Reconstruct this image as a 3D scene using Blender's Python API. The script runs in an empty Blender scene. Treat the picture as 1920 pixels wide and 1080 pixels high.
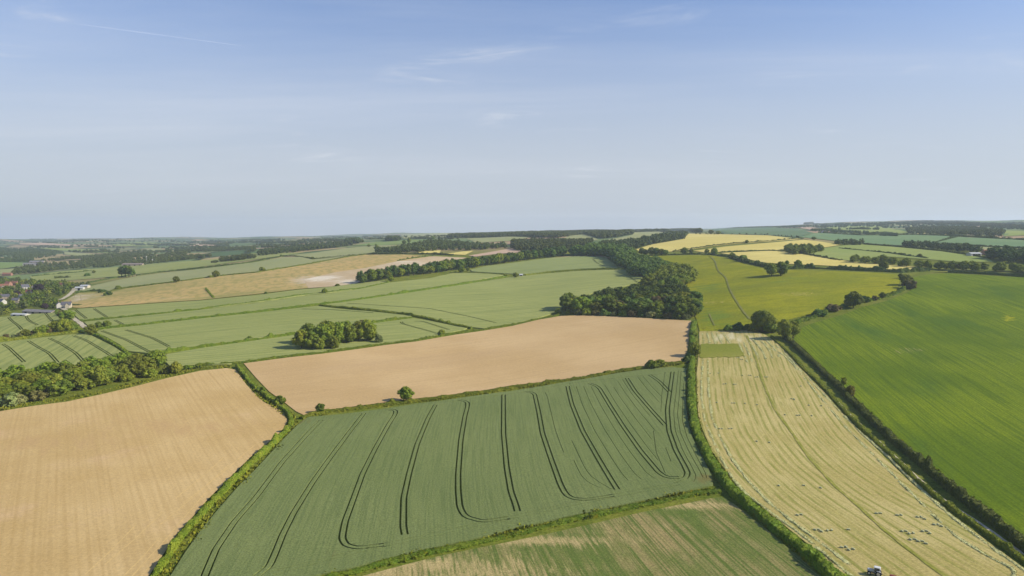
import bpy, math, random
import numpy as np
from mathutils import Vector, geometry

# ------------------------------------------------------------------ camera, sky, sun, exposure
SC = bpy.context.scene
COL = SC.collection
F_PX, PITCH, CAM_H = 1297.0, math.radians(4.58), 110.0
SUN_EL, SUN_AZ = math.radians(33), math.radians(98)        # azimuth clockwise from +Y (the view), so from the right and a touch behind

cam = bpy.data.cameras.new("camera")
cam.sensor_width = 36.0
cam.lens = F_PX / 1920 * 36.0
cam.clip_start, cam.clip_end = 1.0, 60000.0
cam_o = bpy.data.objects.new("camera", cam)
COL.objects.link(cam_o)
cam_o.location = (0, 0, CAM_H)
cam_o.rotation_euler = (math.pi / 2 - PITCH, 0, 0)
SC.camera = cam_o

world = bpy.data.worlds.new("World")
SC.world = world
world.use_nodes = True
wt = world.node_tree
wt.nodes.clear()
def wn(kind, **kw):
    n = wt.nodes.new(kind)
    for k, v in kw.items():
        setattr(n, k, v)
    return n
w_out = wn('ShaderNodeOutputWorld')
w_bg = wn('ShaderNodeBackground')
w_bg.inputs['Strength'].default_value = 0.105
w_sky = wn('ShaderNodeTexSky', sky_type='NISHITA', sun_disc=False)
w_sky.sun_elevation = SUN_EL
w_sky.sun_rotation = SUN_AZ
w_sky.altitude = 100
w_sky.air_density = 1.0
w_sky.dust_density = 0.3
w_sky.ozone_density = 4.0
# thin cirrus: noise on the plane the clouds lie in (direction projected to a high level)
w_tc = wn('ShaderNodeTexCoord')
w_sep = wn('ShaderNodeSeparateXYZ')
wt.links.new(w_tc.outputs['Generated'], w_sep.inputs[0])
w_add = wn('ShaderNodeMath', operation='ADD'); w_add.inputs[1].default_value = 0.06
w_max = wn('ShaderNodeMath', operation='MAXIMUM'); w_max.inputs[1].default_value = 0.02
wt.links.new(w_sep.outputs['Z'], w_add.inputs[0]); wt.links.new(w_add.outputs[0], w_max.inputs[0])
w_dx = wn('ShaderNodeMath', operation='DIVIDE'); w_dy = wn('ShaderNodeMath', operation='DIVIDE')
wt.links.new(w_sep.outputs['X'], w_dx.inputs[0]); wt.links.new(w_max.outputs[0], w_dx.inputs[1])
wt.links.new(w_sep.outputs['Y'], w_dy.inputs[0]); wt.links.new(w_max.outputs[0], w_dy.inputs[1])
w_cmb = wn('ShaderNodeCombineXYZ')
wt.links.new(w_dx.outputs[0], w_cmb.inputs[0]); wt.links.new(w_dy.outputs[0], w_cmb.inputs[1])
def cloud_layer(rot, sc, noise_scale, lo, hi, dist, loc=(0, 0, 0)):
    m = wn('ShaderNodeMapping'); m.inputs['Rotation'].default_value[2] = rot
    m.inputs['Scale'].default_value = sc; m.inputs['Location'].default_value = loc
    wt.links.new(w_cmb.outputs[0], m.inputs[0])
    n = wn('ShaderNodeTexNoise'); n.inputs['Scale'].default_value = noise_scale
    n.inputs['Detail'].default_value = 7; n.inputs['Roughness'].default_value = 0.62
    n.inputs['Distortion'].default_value = dist
    wt.links.new(m.outputs[0], n.inputs['Vector'])
    r = wn('ShaderNodeMapRange'); r.inputs['From Min'].default_value = lo; r.inputs['From Max'].default_value = hi
    r.interpolation_type = 'SMOOTHSTEP'
    wt.links.new(n.outputs['Fac'], r.inputs['Value'])
    return r
c1 = cloud_layer(0.45, (0.50, 1.0, 1), 2.6, 0.50, 0.80, 0.9, (9.2, 4.4, 0))
c0 = cloud_layer(0.2, (0.8, 0.9, 1), 0.9, 0.50, 0.68, 0.3, (6.0, 0.2, 0))
w_c01 = wn('ShaderNodeMath', operation='MULTIPLY')
wt.links.new(c1.outputs[0], w_c01.inputs[0]); wt.links.new(c0.outputs[0], w_c01.inputs[1])
c2 = cloud_layer(0.0, (0.16, 0.5, 1), 0.7, 0.45, 0.80, 0.8, (7.0, 2.0, 0))
w_c2 = wn('ShaderNodeMath', operation='MULTIPLY'); w_c2.inputs[1].default_value = 0.32
wt.links.new(c2.outputs[0], w_c2.inputs[0])
w_c1 = wn('ShaderNodeMath', operation='MULTIPLY'); w_c1.inputs[1].default_value = 0.75
wt.links.new(w_c01.outputs[0], w_c1.inputs[0])
w_cs = wn('ShaderNodeMath', operation='ADD', use_clamp=True)
wt.links.new(w_c1.outputs[0], w_cs.inputs[0]); wt.links.new(w_c2.outputs[0], w_cs.inputs[1])
w_mix = wn('ShaderNodeMix', data_type='RGBA')
wt.links.new(w_cs.outputs[0], w_mix.inputs['Factor'])
w_tint = wn('ShaderNodeMix', data_type='RGBA', blend_type='MULTIPLY')
w_tint.inputs['Factor'].default_value = 1.0
w_tint.inputs['B'].default_value = (0.82, 0.90, 1.07, 1)
wt.links.new(w_sky.outputs[0], w_tint.inputs['A'])
w_mix.inputs['B'].default_value = (5.5, 5.7, 6.1, 1)
w_veil = wn('ShaderNodeMapRange'); w_veil.interpolation_type = 'SMOOTHERSTEP'
for k_, v_ in zip(('From Min', 'From Max', 'To Min', 'To Max'), (0.0, 0.42, 0.88, 0.04)):
    w_veil.inputs[k_].default_value = v_
wt.links.new(w_sep.outputs['Z'], w_veil.inputs['Value'])
w_hz = wn('ShaderNodeMix', data_type='RGBA')
wt.links.new(w_veil.outputs[0], w_hz.inputs['Factor'])
wt.links.new(w_tint.outputs['Result'], w_hz.inputs['A'])
w_hz.inputs['B'].default_value = (4.05, 4.22, 4.5, 1)
wt.links.new(w_hz.outputs['Result'], w_mix.inputs['A'])
wt.links.new(w_mix.outputs['Result'], w_bg.inputs['Color'])
wt.links.new(w_bg.outputs[0], w_out.inputs[0])

sun = bpy.data.lights.new("sun", 'SUN')
sun.energy = 4.5
sun.angle = math.radians(0.5)
sun.color = (1.0, 0.92, 0.77)
sun_o = bpy.data.objects.new("sun", sun)
COL.objects.link(sun_o)
sd = Vector((math.sin(SUN_AZ) * math.cos(SUN_EL), math.cos(SUN_AZ) * math.cos(SUN_EL), math.sin(SUN_EL)))
sun_o.rotation_euler = sd.to_track_quat('Z', 'Y').to_euler()
sun_o.location = (400, 0, 600)

SC.view_settings.view_transform = 'Standard'
SC.view_settings.look = 'None'
SC.view_settings.gamma = 1
SC.view_settings.use_curve_mapping = False
SC.view_settings.exposure = 0.45
SC.render.engine = 'CYCLES'
SC.cycles.max_bounces = 6
SC.cycles.volume_bounces = 1
SC.cycles.transparent_max_bounces = 16

RNG = np.random.default_rng(7)
random.seed(7)

# ------------------------------------------------------------------ lie of the land
T_R = [20, 300, 450, 600, 800, 1000, 1200, 1500, 2000, 2800, 4000, 6000, 9000, 15000]
T_Z = {
    -150: [0, 0, 0, 2, 2, 0, -4, -8, -8, -6, 0, 12, 28, -10],
    0:    [0, 0, 0, 2, 2, 0, -4, -8, -8, -6, 0, 12, 28, -10],
    250:  [0, 0, 0, 4, 8, 12, 14, 16, 18, 20, 20, 25, 34, 0],
    500:  [0, 0, 0, 5, 14, 24, 32, 40, 48, 50, 46, 42, 44, 20],
    750:  [0, 0, 0, 6, 18, 32, 46, 58, 70, 80, 84, 88, 90, 85],
    1000: [0, 0, 0, 6, 18, 30, 44, 60, 84, 98, 104, 108, 110, 110],
    1250: [0, 0, 0, 8, 22, 38, 54, 72, 96, 108, 112, 118, 126, 140],
    1400: [0, 0, 0, 10, 30, 52, 68, 80, 98, 112, 122, 140, 172, 205],
    1650: [0, 0, 0, 10, 30, 52, 66, 78, 94, 112, 138, 190, 235, 300],
    1920: [0, 0, 0, 8, 26, 48, 62, 78, 96, 114, 140, 180, 235, 300],
    2100: [0, 0, 0, 8, 26, 48, 62, 78, 96, 114, 140, 180, 235, 300],
}
def _terrain_grid():
    lr = np.linspace(math.log(20), math.log(15000), 270)
    cols = sorted(T_Z)
    caz = np.degrees(np.arctan((np.array(cols) - 960) / F_PX))
    zc = np.array([np.interp(lr, np.log(T_R), T_Z[c]) for c in cols])
    mean = (zc[0] + zc[-1]) / 2
    caz = np.concatenate([[-180, -90], caz, [90, 180]])
    zc = np.vstack([mean, zc[0], zc, zc[-1], mean])
    az = np.linspace(-180, 180, 721)
    g = np.array([np.interp(az, caz, zc[:, j]) for j in range(len(lr))]).T      # az x lr
    def blur(a, s, axis):
        k = np.exp(-0.5 * (np.arange(-3 * s, 3 * s + 1) / s) ** 2); k /= k.sum()
        pad = [(0, 0), (0, 0)]; pad[axis] = (3 * s, 3 * s)
        ap = np.pad(a, pad, mode='edge')
        return np.apply_along_axis(lambda v: np.convolve(v, k, 'valid'), axis, ap)
    return az, lr, blur(blur(g, 5, 0), 4, 1)
G_AZ, G_LR, G_Z = _terrain_grid()
_WV = [(RNG.uniform(0, 2 * math.pi), RNG.uniform(0, 6.28), lam, amp) for lam, amp in
       [(170, .5), (210, .6), (260, .8), (330, 1.0), (420, 1.2), (700, 2.0), (900, 2.0)]]
def height(x, y):
    x = np.asarray(x, float); y = np.asarray(y, float)
    r = np.maximum(np.hypot(x, y), 21.0)
    a = (np.degrees(np.arctan2(x, y)) + 180) / 0.5
    l = (np.log(np.minimum(r, 14999.0)) - G_LR[0]) / (G_LR[1] - G_LR[0])
    a = np.clip(a, 0, 719.999); l = np.clip(l, 0, len(G_LR) - 1.001)
    i = a.astype(int); j = l.astype(int); fa = a - i; fl = l - j
    z = (G_Z[i, j] * (1 - fa) * (1 - fl) + G_Z[i + 1, j] * fa * (1 - fl) +
         G_Z[i, j + 1] * (1 - fa) * fl + G_Z[i + 1, j + 1] * fa * fl)
    for d, p, lam, amp in _WV:
        z = z + amp * 0.6 * np.sin((x * math.cos(d) + y * math.sin(d)) * 2 * math.pi / lam + p)
    far = np.clip((r - 3000) / 5000, 0, 1)
    z = z + far * (9 * np.sin(x / 520 + 1.3) * np.sin(y / 900) + 7 * np.sin(x / 260 + y / 700 + .4) + 5 * np.sin(x / 130 - y / 410))
    return z
_RS = np.exp(np.linspace(math.log(60), math.log(14500), 1400))
def world_at(pts):
    """image points of the survey (1920 x 1080) -> ground points"""
    out = []
    for u, v in pts:
        dx, dv = (u - 960) / F_PX, -(v - 540) / F_PX
        d = np.array([dx, math.cos(PITCH) + dv * math.sin(PITCH), -math.sin(PITCH) + dv * math.cos(PITCH)])
        d /= math.hypot(d[0], d[1])
        zr = CAM_H + d[2] * _RS
        zt = height(d[0] * _RS, d[1] * _RS)
        below = np.nonzero(zr < zt)[0]
        if len(below) == 0:
            k = np.argmin(zr - zt); r = _RS[k]
        else:
            k = max(1, below[0])
            e0 = zr[k - 1] - zt[k - 1]; e1 = zr[k] - zt[k]
            t = e0 / (e0 - e1) if e0 != e1 else 0
            r = _RS[k - 1] + (_RS[k] - _RS[k - 1]) * t
        out.append((d[0] * r, d[1] * r))
    return np.array(out)
def dens(pts, step=5.0, closed=False):
    p = [np.array(q, float) for q in pts]
    if closed: p = p + [p[0]]
    out = []
    for a, b in zip(p[:-1], p[1:]):
        n = max(1, int(math.hypot(*(b - a)) / step))
        for k in range(n): out.append(a + (b - a) * k / n)
    if not closed: out.append(p[-1])
    return np.array(out)
def smooth_line(w, it=2):
    w = np.array(w, float)
    for _ in range(it):
        v = [w[0]]
        for a, b in zip(w[:-1], w[1:]):
            v += [a * .75 + b * .25, a * .25 + b * .75]
        v.append(w[-1]); w = np.array(v)
    return w
def resample(w, ds):
    seg = np.hypot(*(w[1:] - w[:-1]).T); s = np.concatenate([[0], np.cumsum(seg)])
    n = max(2, int(s[-1] / ds) + 1)
    t = np.linspace(0, s[-1], n)
    return np.stack([np.interp(t, s, w[:, 0]), np.interp(t, s, w[:, 1])], 1), t
def inside(poly, p):
    x, y = p[:, 0], p[:, 1]; res = np.zeros(len(p), bool)
    q = np.roll(poly, -1, 0)
    for (x0, y0), (x1, y1) in zip(poly, q):
        if y0 == y1: continue
        c = ((y0 > y) != (y1 > y)) & (x < (x1 - x0) * (y - y0) / (y1 - y0) + x0)
        res ^= c
    return res
def line_coords(line, p):
    """signed distance from and arc length along a polyline"""
    best = np.full(len(p), 1e18); sd_ = np.zeros(len(p)); al = np.zeros(len(p)); s0 = 0
    n = len(line) - 1
    for k in range(n):
        a, b = line[k], line[k + 1]; d = b - a; L = math.hypot(*d)
        if L < 1e-6: continue
        d = d / L
        t = (p - a) @ d
        lo = -1e9 if k == 0 else 0; hi = 1e9 if k == n - 1 else L
        tc = np.clip(t, lo, hi)
        off = p - a - tc[:, None] * d
        dist = np.hypot(off[:, 0], off[:, 1])
        m = dist < best
        best[m] = dist[m]
        sg = np.sign(d[0] * off[:, 1] - d[1] * off[:, 0])
        sd_[m] = (dist * sg)[m]; al[m] = (s0 + tc)[m]
        s0 += L
    return sd_, al

# ------------------------------------------------------------------ materials
def new_mat(name):
    m = bpy.data.materials.new(name); m.use_nodes = True
    nt = m.node_tree; nt.nodes.clear()
    out = nt.nodes.new('ShaderNodeOutputMaterial')
    b = nt.nodes.new('ShaderNodeBsdfPrincipled')
    b.inputs['Roughness'].default_value = 0.95
    b.inputs['Specular IOR Level'].default_value = 0.03
    nt.links.new(b.outputs[0], out.inputs[0])
    return m, nt, b
class NB:
    def __init__(s, nt): s.nt = nt
    def n(s, kind, **kw):
        k = s.nt.nodes.new(kind)
        for a, v in kw.items(): setattr(k, a, v)
        return k
    def L(s, a, b): s.nt.links.new(a, b)
    def attr(s, name):
        k = s.n('ShaderNodeAttribute'); k.attribute_name = name; return k.outputs['Fac']
    def math(s, op, a, b=None, clamp=False):
        k = s.n('ShaderNodeMath', operation=op, use_clamp=clamp)
        for i, v in enumerate((a, b)):
            if v is None: continue
            if isinstance(v, (int, float)): k.inputs[i].default_value = v
            else: s.L(v, k.inputs[i])
        return k.outputs[0]
    def xyz(s, x, y, z=0.0):
        k = s.n('ShaderNodeCombineXYZ')
        for i, v in enumerate((x, y, z)):
            if isinstance(v, (int, float)): k.inputs[i].default_value = v
            else: s.L(v, k.inputs[i])
        return k.outputs[0]
    def pos(s): return s.n('ShaderNodeNewGeometry').outputs['Position']
    def noise(s, vec, scale, detail=3, rough=.55, dist=0.0):
        k = s.n('ShaderNodeTexNoise'); s.L(vec, k.inputs['Vector'])
        k.inputs['Scale'].default_value = scale; k.inputs['Detail'].default_value = detail
        k.inputs['Roughness'].default_value = rough; k.inputs['Distortion'].default_value = dist
        return k.outputs['Fac']
    def ramp(s, v, lo, hi, a=0.0, b=1.0):
        k = s.n('ShaderNodeMapRange'); k.interpolation_type = 'SMOOTHSTEP'
        s.L(v, k.inputs['Value'])
        for nm, q in zip(('From Min', 'From Max', 'To Min', 'To Max'), (lo, hi, a, b)):
            k.inputs[nm].default_value = q
        return k.outputs[0]
    def mix(s, f, a, b, mode='MIX'):
        k = s.n('ShaderNodeMix', data_type='RGBA', blend_type=mode)
        if isinstance(f, (int, float)): k.inputs['Factor'].default_value = f
        else: s.L(f, k.inputs['Factor'])
        for nm, v in (('A', a), ('B', b)):
            if isinstance(v, tuple): k.inputs[nm].default_value = (*v[:3], 1)
            else: s.L(v, k.inputs[nm])
        return k.outputs['Result']
    def grey(s, v):
        return s.xyz(v, v, v)
def lin(r, g, b):
    f = lambda c: (c / 255 / 12.92) if c <= 10 else (((c / 255) + .055) / 1.055) ** 2.4
    return (f(r), f(g), f(b))

def field_mat(name, a, b, row=None, row_amt=.3, row_w=1.0, stretch=.02, patch=None, patch2=None, pscale=.010, plo=.35, phi=.65,
              grain=.25, gscale=.9, weeds=None, weed_lo=.55, weed_hi=.75, weed_scale=.02, weed_stretch=.25, bump=0.0, sine=None, prow=.12, pal=.02, plo2=.35, phi2=.95):
    """a/b: two tones in broad patches; row: tone of streaks along the drill rows (from the row/along attributes);
    patch: tone where the surveyed 'patch' attribute is high; weeds: tone of irregular growth stretched along rows"""
    m, nt, bs = new_mat(name); q = NB(nt)
    P = q.pos(); R = q.attr('row'); A = q.attr('along')
    c = q.mix(q.ramp(q.noise(P, pscale, 4), plo, phi), a, b)
    if weeds:
        v = q.xyz(q.math('MULTIPLY', R, 1.0), q.math('MULTIPLY', A, weed_stretch))
        f1 = q.ramp(q.noise(v, weed_scale, 5, .65), weed_lo, weed_hi)
        c = q.mix(f1, c, weeds)
    if row:
        v = q.xyz(q.math('MULTIPLY', R, 1.0 / row_w), q.math('MULTIPLY', A, stretch))
        f2 = q.ramp(q.noise(v, 1.0, 2, .6), .42, .66)
        f2 = q.math('MULTIPLY', f2, row_amt)
        c = q.mix(f2, c, row)
    if sine:
        period, amt, tone = sine
        wob = q.noise(P, .05, 2)
        sv = q.math('SINE', q.math('ADD', q.math('MULTIPLY', R, 2 * math.pi / period), q.math('MULTIPLY', wob, 3.0)))
        brk = q.ramp(q.noise(q.xyz(q.math('MULTIPLY', R, .3), q.math('MULTIPLY', A, .03)), 1.0, 3), .35, .6)
        f3 = q.math('MULTIPLY', q.math('MULTIPLY', q.ramp(sv, 0.1, .9), brk), amt)
        c = q.mix(f3, c, tone)
    if patch:
        w = q.attr('patch')
        f4 = q.ramp(q.math('ADD', w, q.math('MULTIPLY', q.math('SUBTRACT', q.noise(q.xyz(q.math('MULTIPLY', R, prow), q.math('MULTIPLY', A, pal)), 1.0, 5, .7), .5), 2.6)), plo2, phi2)
        c = q.mix(f4, c, patch)
    if patch2:
        w = q.attr('patch_two')
        f5 = q.ramp(q.math('ADD', w, q.math('MULTIPLY', q.math('SUBTRACT', q.noise(P, .22, 5, .75), .5), 2.4)), .5, 1.0)
        c = q.mix(f5, c, patch2)
    g = q.noise(P, gscale, 4, .7)
    c = q.mix(1.0, c, q.grey(q.ramp(g, .25, .75, 1 - grain, 1 + grain)), 'MULTIPLY')
    q.L(c, bs.inputs['Base Color'])
    if bump:
        bn = q.n('ShaderNodeBump'); bn.inputs['Strength'].default_value = bump; bn.inputs['Distance'].default_value = .5
        q.L(g, bn.inputs['Height']); q.L(bn.outputs[0], bs.inputs['Normal'])
    return m

def plain_mat(name, a, b=None, scale=.5, rough=.9, rnd=0.0, spec=.1):
    m, nt, bs = new_mat(name); q = NB(nt)
    b = b or tuple(v * .75 for v in a)
    tc = q.n('ShaderNodeTexCoord')
    c = q.mix(q.ramp(q.noise(tc.outputs['Object'], scale, 5, .65), .35, .65), a, b)
    q.L(c, bs.inputs['Base Color'])
    bs.inputs['Roughness'].default_value = rough
    bs.inputs['Specular IOR Level'].default_value = spec
    return m

def leaf_mat(name, a, b, var=.28, hue=.020):
    """leaves: two tones by clump, each plant its own shift"""
    m, nt, bs = new_mat(name); q = NB(nt)
    oi = q.n('ShaderNodeObjectInfo')
    P = q.pos()
    c = q.mix(q.ramp(q.noise(P, .22, 3, .6), .35, .68), a, b)
    c = q.mix(1.0, c, q.grey(q.ramp(q.noise(P, 1.7, 2), .25, .75, .72, 1.28)), 'MULTIPLY')
    hs = q.n('ShaderNodeHueSaturation')
    q.L(q.ramp(oi.outputs['Random'], 0, 1, .5 - hue, .5 + hue), hs.inputs['Hue'])
    r2 = q.math('FRACT', q.math('MULTIPLY', oi.outputs['Random'], 17.31))
    q.L(q.ramp(r2, 0, 1, 1 - var, 1 + var), hs.inputs['Value'])
    q.L(c, hs.inputs['Color'])
    q.L(hs.outputs[0], bs.inputs['Base Color'])
    bs.inputs['Roughness'].default_value = .7
    bs.inputs['Specular IOR Level'].default_value = .08
    tr = q.n('ShaderNodeBsdfTranslucent'); q.L(q.mix(1.0, hs.outputs[0], (1.3, 1.35, .6), 'MULTIPLY'), tr.inputs[0])
    mx = q.n('ShaderNodeMixShader'); mx.inputs[0].default_value = .12
    q.L(bs.outputs[0], mx.inputs[1]); q.L(tr.outputs[0], mx.inputs[2])
    out = [n for n in nt.nodes if n.type == 'OUTPUT_MATERIAL'][0]
    q.L(mx.outputs[0], out.inputs[0])
    return m

def ground_mat():
    """rough grass nearby; the far country is a patchwork of small fields"""
    m, nt, bs = new_mat("ground"); q = NB(nt)
    P = q.pos()
    grass = q.mix(q.ramp(q.noise(P, .06, 5, .65), .35, .65), (.105, .135, .016), (.170, .180, .028))
    grass = q.mix(1.0, grass, q.grey(q.ramp(q.noise(P, .8, 4, .7), .25, .75, .6, 1.4)), 'MULTIPLY')
    vo = q.n('ShaderNodeTexVoronoi'); ve = q.n('ShaderNodeTexVoronoi', feature='DISTANCE_TO_EDGE'); ve.inputs['Scale'].default_value = .0042
    vo.inputs['Scale'].default_value = .0042
    mp = q.n('ShaderNodeMapping'); mp.inputs['Rotation'].default_value[2] = .25; mp.inputs['Scale'].default_value = (.75, 1.0, 0)
    q.L(P, mp.inputs[0]); q.L(mp.outputs[0], vo.inputs['Vector']); q.L(mp.outputs[0], ve.inputs['Vector'])
    sp = q.n('ShaderNodeSeparateColor'); q.L(vo.outputs['Color'], sp.inputs[0])
    cr = q.n('ShaderNodeValToRGB'); cr.color_ramp.interpolation = 'CONSTANT'
    tones = [(0, (.10, .15, .045)), (.18, (.17, .20, .075)), (.34, (.13, .19, .07)), (.48, (.23, .22, .10)), (.60, (.08, .13, .05)),
             (.70, (.34, .27, .13)), (.78, (.16, .21, .08)), (.90, (.36, .26, .15))]
    e = cr.color_ramp.elements
    e[0].position, e[0].color = tones[0][0], (*tones[0][1], 1)
    e[1].position, e[1].color = tones[1][0], (*tones[1][1], 1)
    for p, c in tones[2:]:
        k = e.new(p); k.color = (*c, 1)
    q.L(sp.outputs[0], cr.inputs[0])
    ln = q.n('ShaderNodeVectorMath', operation='LENGTH'); q.L(P, ln.inputs[0])
    far = q.ramp(ln.outputs['Value'], 1500, 1900)
    c = q.mix(far, grass, q.mix(q.ramp(ve.outputs[0], .02, .05), (.035, .055, .02), cr.outputs[0]))
    q.L(c, bs.inputs['Base Color'])
    return m

# ------------------------------------------------------------------ mesh helpers
def mesh_obj(name, V, Fc, mat, parent=None, attrs=None, smooth=False, link=True):
    me = bpy.data.meshes.new(name)
    V = np.asarray(V, dtype=np.float32)
    if isinstance(Fc, np.ndarray):
        k = Fc.shape[1]
        me.vertices.add(len(V)); me.vertices.foreach_set('co', V.ravel())
        me.loops.add(Fc.size); me.loops.foreach_set('vertex_index', Fc.astype(np.int32).ravel())
        me.polygons.add(len(Fc)); me.polygons.foreach_set('loop_start', np.arange(0, Fc.size, k, dtype=np.int32))
        me.update(calc_edges=True)
    else:
        me.from_pydata([tuple(map(float, v)) for v in V], [], [tuple(map(int, f)) for f in Fc]); me.update()
    me.polygons.foreach_set('use_smooth', np.full(len(me.polygons), smooth))
    for an, av in (attrs or {}).items():
        at = me.attributes.new(an, 'FLOAT', 'POINT'); at.data.foreach_set('value', np.asarray(av, np.float32))
    if mat: me.materials.append(mat)
    o = bpy.data.objects.new(name, me)
    if link: COL.objects.link(o)
    if parent: o.parent = parent
    return o
def tag(o, label=None, cat=None, group=None, kind=None):
    if label: o['label'] = label
    if cat: o['category'] = cat
    if group: o['group'] = group
    if kind: o['kind'] = kind
    return o
def empty(name, loc, rz=0.0):
    o = bpy.data.objects.new(name, None); COL.objects.link(o)
    o.empty_display_size = .5
    o.location = loc; o.rotation_euler = (0, 0, rz)
    return o
def zs(x, y): return float(height(np.array([x]), np.array([y]))[0])
def dist_of(w): return float(np.mean(np.hypot(w[:, 0], w[:, 1])))

# ------------------------------------------------------------------ the ground
def build_ground():
    fine = np.arange(-46, 46.01, .5)
    az = np.radians(np.concatenate([np.arange(-180, -46, 4.0), fine, np.arange(48, 180, 4.0)]))
    lr = np.concatenate([[math.log(0.3), math.log(20), math.log(60)], np.arange(math.log(120), math.log(15000), .015), [math.log(15000)]])
    A, L = np.meshgrid(az, lr, indexing='ij')
    R = np.exp(L); X = R * np.sin(A); Y = R * np.cos(A)
    Z = height(X.ravel(), Y.ravel()) - .05
    V = np.stack([X.ravel(), Y.ravel(), Z], 1)
    na, nl = len(az), len(lr)
    I, J = np.meshgrid(np.arange(na), np.arange(nl - 1), indexing='ij')
    I2 = (I + 1) % na
    F = np.stack([I * nl + J, I2 * nl + J, I2 * nl + J + 1, I * nl + J + 1], -1).reshape(-1, 4)[:, ::-1]
    o = mesh_obj('ground', V, F, ground_mat(), smooth=True)
    tag(o, kind='structure', label='rough green grass and far patchwork of countryside')
    return o
build_ground()

# ------------------------------------------------------------------ fields, draped on the ground, wheelings cut as real gaps
def lift(r, base): return base + r * 0.00035
def field(name, px, mat, off=.15, rows=None, guide=None, trams=(), tram_w=.9, tram_gap=2.0, crop=0.0, patches=(), patches2=(), label=None, fine=(), fine_w=.3):
    poly = world_at(dens(px, 6, True))
    c0 = poly.mean(0)
    rr = np.hypot(poly[:, 0], poly[:, 1]); az = np.degrees(np.arctan2(poly[:, 0], poly[:, 1]))
    ar = np.arange(az.min(), az.max(), max(.35, min(.9, (az.max() - az.min()) / 12)))
    lrs = np.arange(math.log(rr.min()), math.log(rr.max()), .014)
    A, L = np.meshgrid(np.radians(ar), lrs, indexing='ij')
    gp = np.stack([(np.exp(L) * np.sin(A)).ravel(), (np.exp(L) * np.cos(A)).ravel()], 1)
    gp = gp[inside(poly, gp)]
    verts = [tuple(p) for p in poly - c0]
    n = len(poly)
    edges = [(i, (i + 1) % n) for i in range(n)]
    tracks = []
    for t in trams:
        wl = smooth_line(world_at(dens(t, 12)), 1)
        wl, _ = resample(wl, 2.5)
        d = np.gradient(wl, axis=0); d /= np.hypot(d[:, 0], d[:, 1])[:, None]
        nrm = np.stack([-d[:, 1], d[:, 0]], 1)
        for s in (-1, 1):
            tracks.append((wl + nrm * s * tram_gap / 2, tram_w))
    for t in fine:
        wl, _ = resample(smooth_line(world_at(dens(t, 12)), 1), 3.0)
        tracks.append((wl, fine_w))
    keep = np.ones(len(gp), bool)
    for tk, tw in tracks:
        d = np.gradient(tk, axis=0); d /= np.hypot(d[:, 0], d[:, 1])[:, None]
        nrm = np.stack([-d[:, 1], d[:, 0]], 1)
        for s in (-1, 1):
            ln = tk + nrm * s * tw / 2
            k0 = len(verts)
            verts += [tuple(p) for p in ln - c0]
            edges += [(k0 + i, k0 + i + 1) for i in range(len(ln) - 1)]
        k0 = len(verts) - len(tk)
        edges += [(k0, k0 - len(tk)), (k0 + len(tk) - 1, k0 - 1)]
    verts += [tuple(p) for p in gp - c0]
    vo, eo, fo, *_ = geometry.delaunay_2d_cdt([Vector(v) for v in verts], edges, [], 0, 1e-4)
    P = np.array([(v.x, v.y) for v in vo]) + c0
    F = np.array([f for f in fo if len(f) == 3])
    cen = P[F].mean(1)
    ok = inside(poly, cen)
    for tk, tw in tracks:
        # only where within the strip between the strip's own ends
        a0 = tk[0] - (tk[1] - tk[0]) * 0; box = (cen[:, 0] > tk[:, 0].min() - 3) & (cen[:, 0] < tk[:, 0].max() + 3) & (cen[:, 1] > tk[:, 1].min() - 3) & (cen[:, 1] < tk[:, 1].max() + 3)
        idx = np.nonzero(box & ok)[0]
        if len(idx) == 0: continue
        sdv, al = line_coords(tk, cen[idx])
        Lt = np.hypot(*(tk[1:] - tk[:-1]).T).sum()
        ok[idx[(np.abs(sdv) < tw * .5) & (al > 0) & (al < Lt)]] = False
    F = F[ok]
    used = np.unique(F); remap = -np.ones(len(P), int); remap[used] = np.arange(len(used))
    P = P[used]; F = remap[F]
    r = np.hypot(P[:, 0], P[:, 1])
    h = height(P[:, 0], P[:, 1])
    top = h + lift(r, off) + crop
    # orient up
    a, b, c = P[F[:, 0]], P[F[:, 1]], P[F[:, 2]]
    cr = (b[:, 0] - a[:, 0]) * (c[:, 1] - a[:, 1]) - (b[:, 1] - a[:, 1]) * (c[:, 0] - a[:, 0])
    F[cr < 0] = F[cr < 0][:, ::-1]
    V = np.column_stack([P, top])
    if crop > 0:
        E = np.vstack([F[:, [0, 1]], F[:, [1, 2]], F[:, [2, 0]]])
        key = np.sort(E, 1); _, inv, cnt = np.unique(key, axis=0, return_inverse=True, return_counts=True)
        be = E[cnt[inv.ravel()] == 1]
        nb = len(V)
        V = np.vstack([V, V, np.column_stack([P, h])])
        W1 = np.column_stack([be[:, 1] + nb, be[:, 0] + nb, be[:, 0] + 2 * nb])
        W2 = np.column_stack([be[:, 1] + nb, be[:, 0] + 2 * nb, be[:, 1] + 2 * nb])
        F = np.vstack([F, W1, W2])
        P = np.vstack([P, P, P])
    at = {}
    if guide is not None:
        g = smooth_line(world_at(dens(guide, 25)), 2) if not isinstance(guide, np.ndarray) else guide
        at['row'], at['along'] = line_coords(g, P)
    else:
        th = math.radians(rows if rows is not None else 0.0)
        d = np.array([math.sin(th), math.cos(th)])
        at['row'] = P @ np.array([d[1], -d[0]]); at['along'] = P @ d
    def gauss(ps):
        # surveyed patches of another tone, mostly soil and weeds, in ground metres
        w = np.zeros(len(P))
        for (u, v, su, sv, amp) in ps:
            c_, cx_, cy_ = world_at([(u, v), (u + su, v), (u, v - sv)])
            M = np.column_stack([cx_ - c_, cy_ - c_])
            try: q = np.linalg.solve(M, (P - c_).T).T
            except np.linalg.LinAlgError: continue
            w = np.maximum(w, amp * np.exp(-.5 * (q ** 2).sum(1)))
        return w
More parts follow.
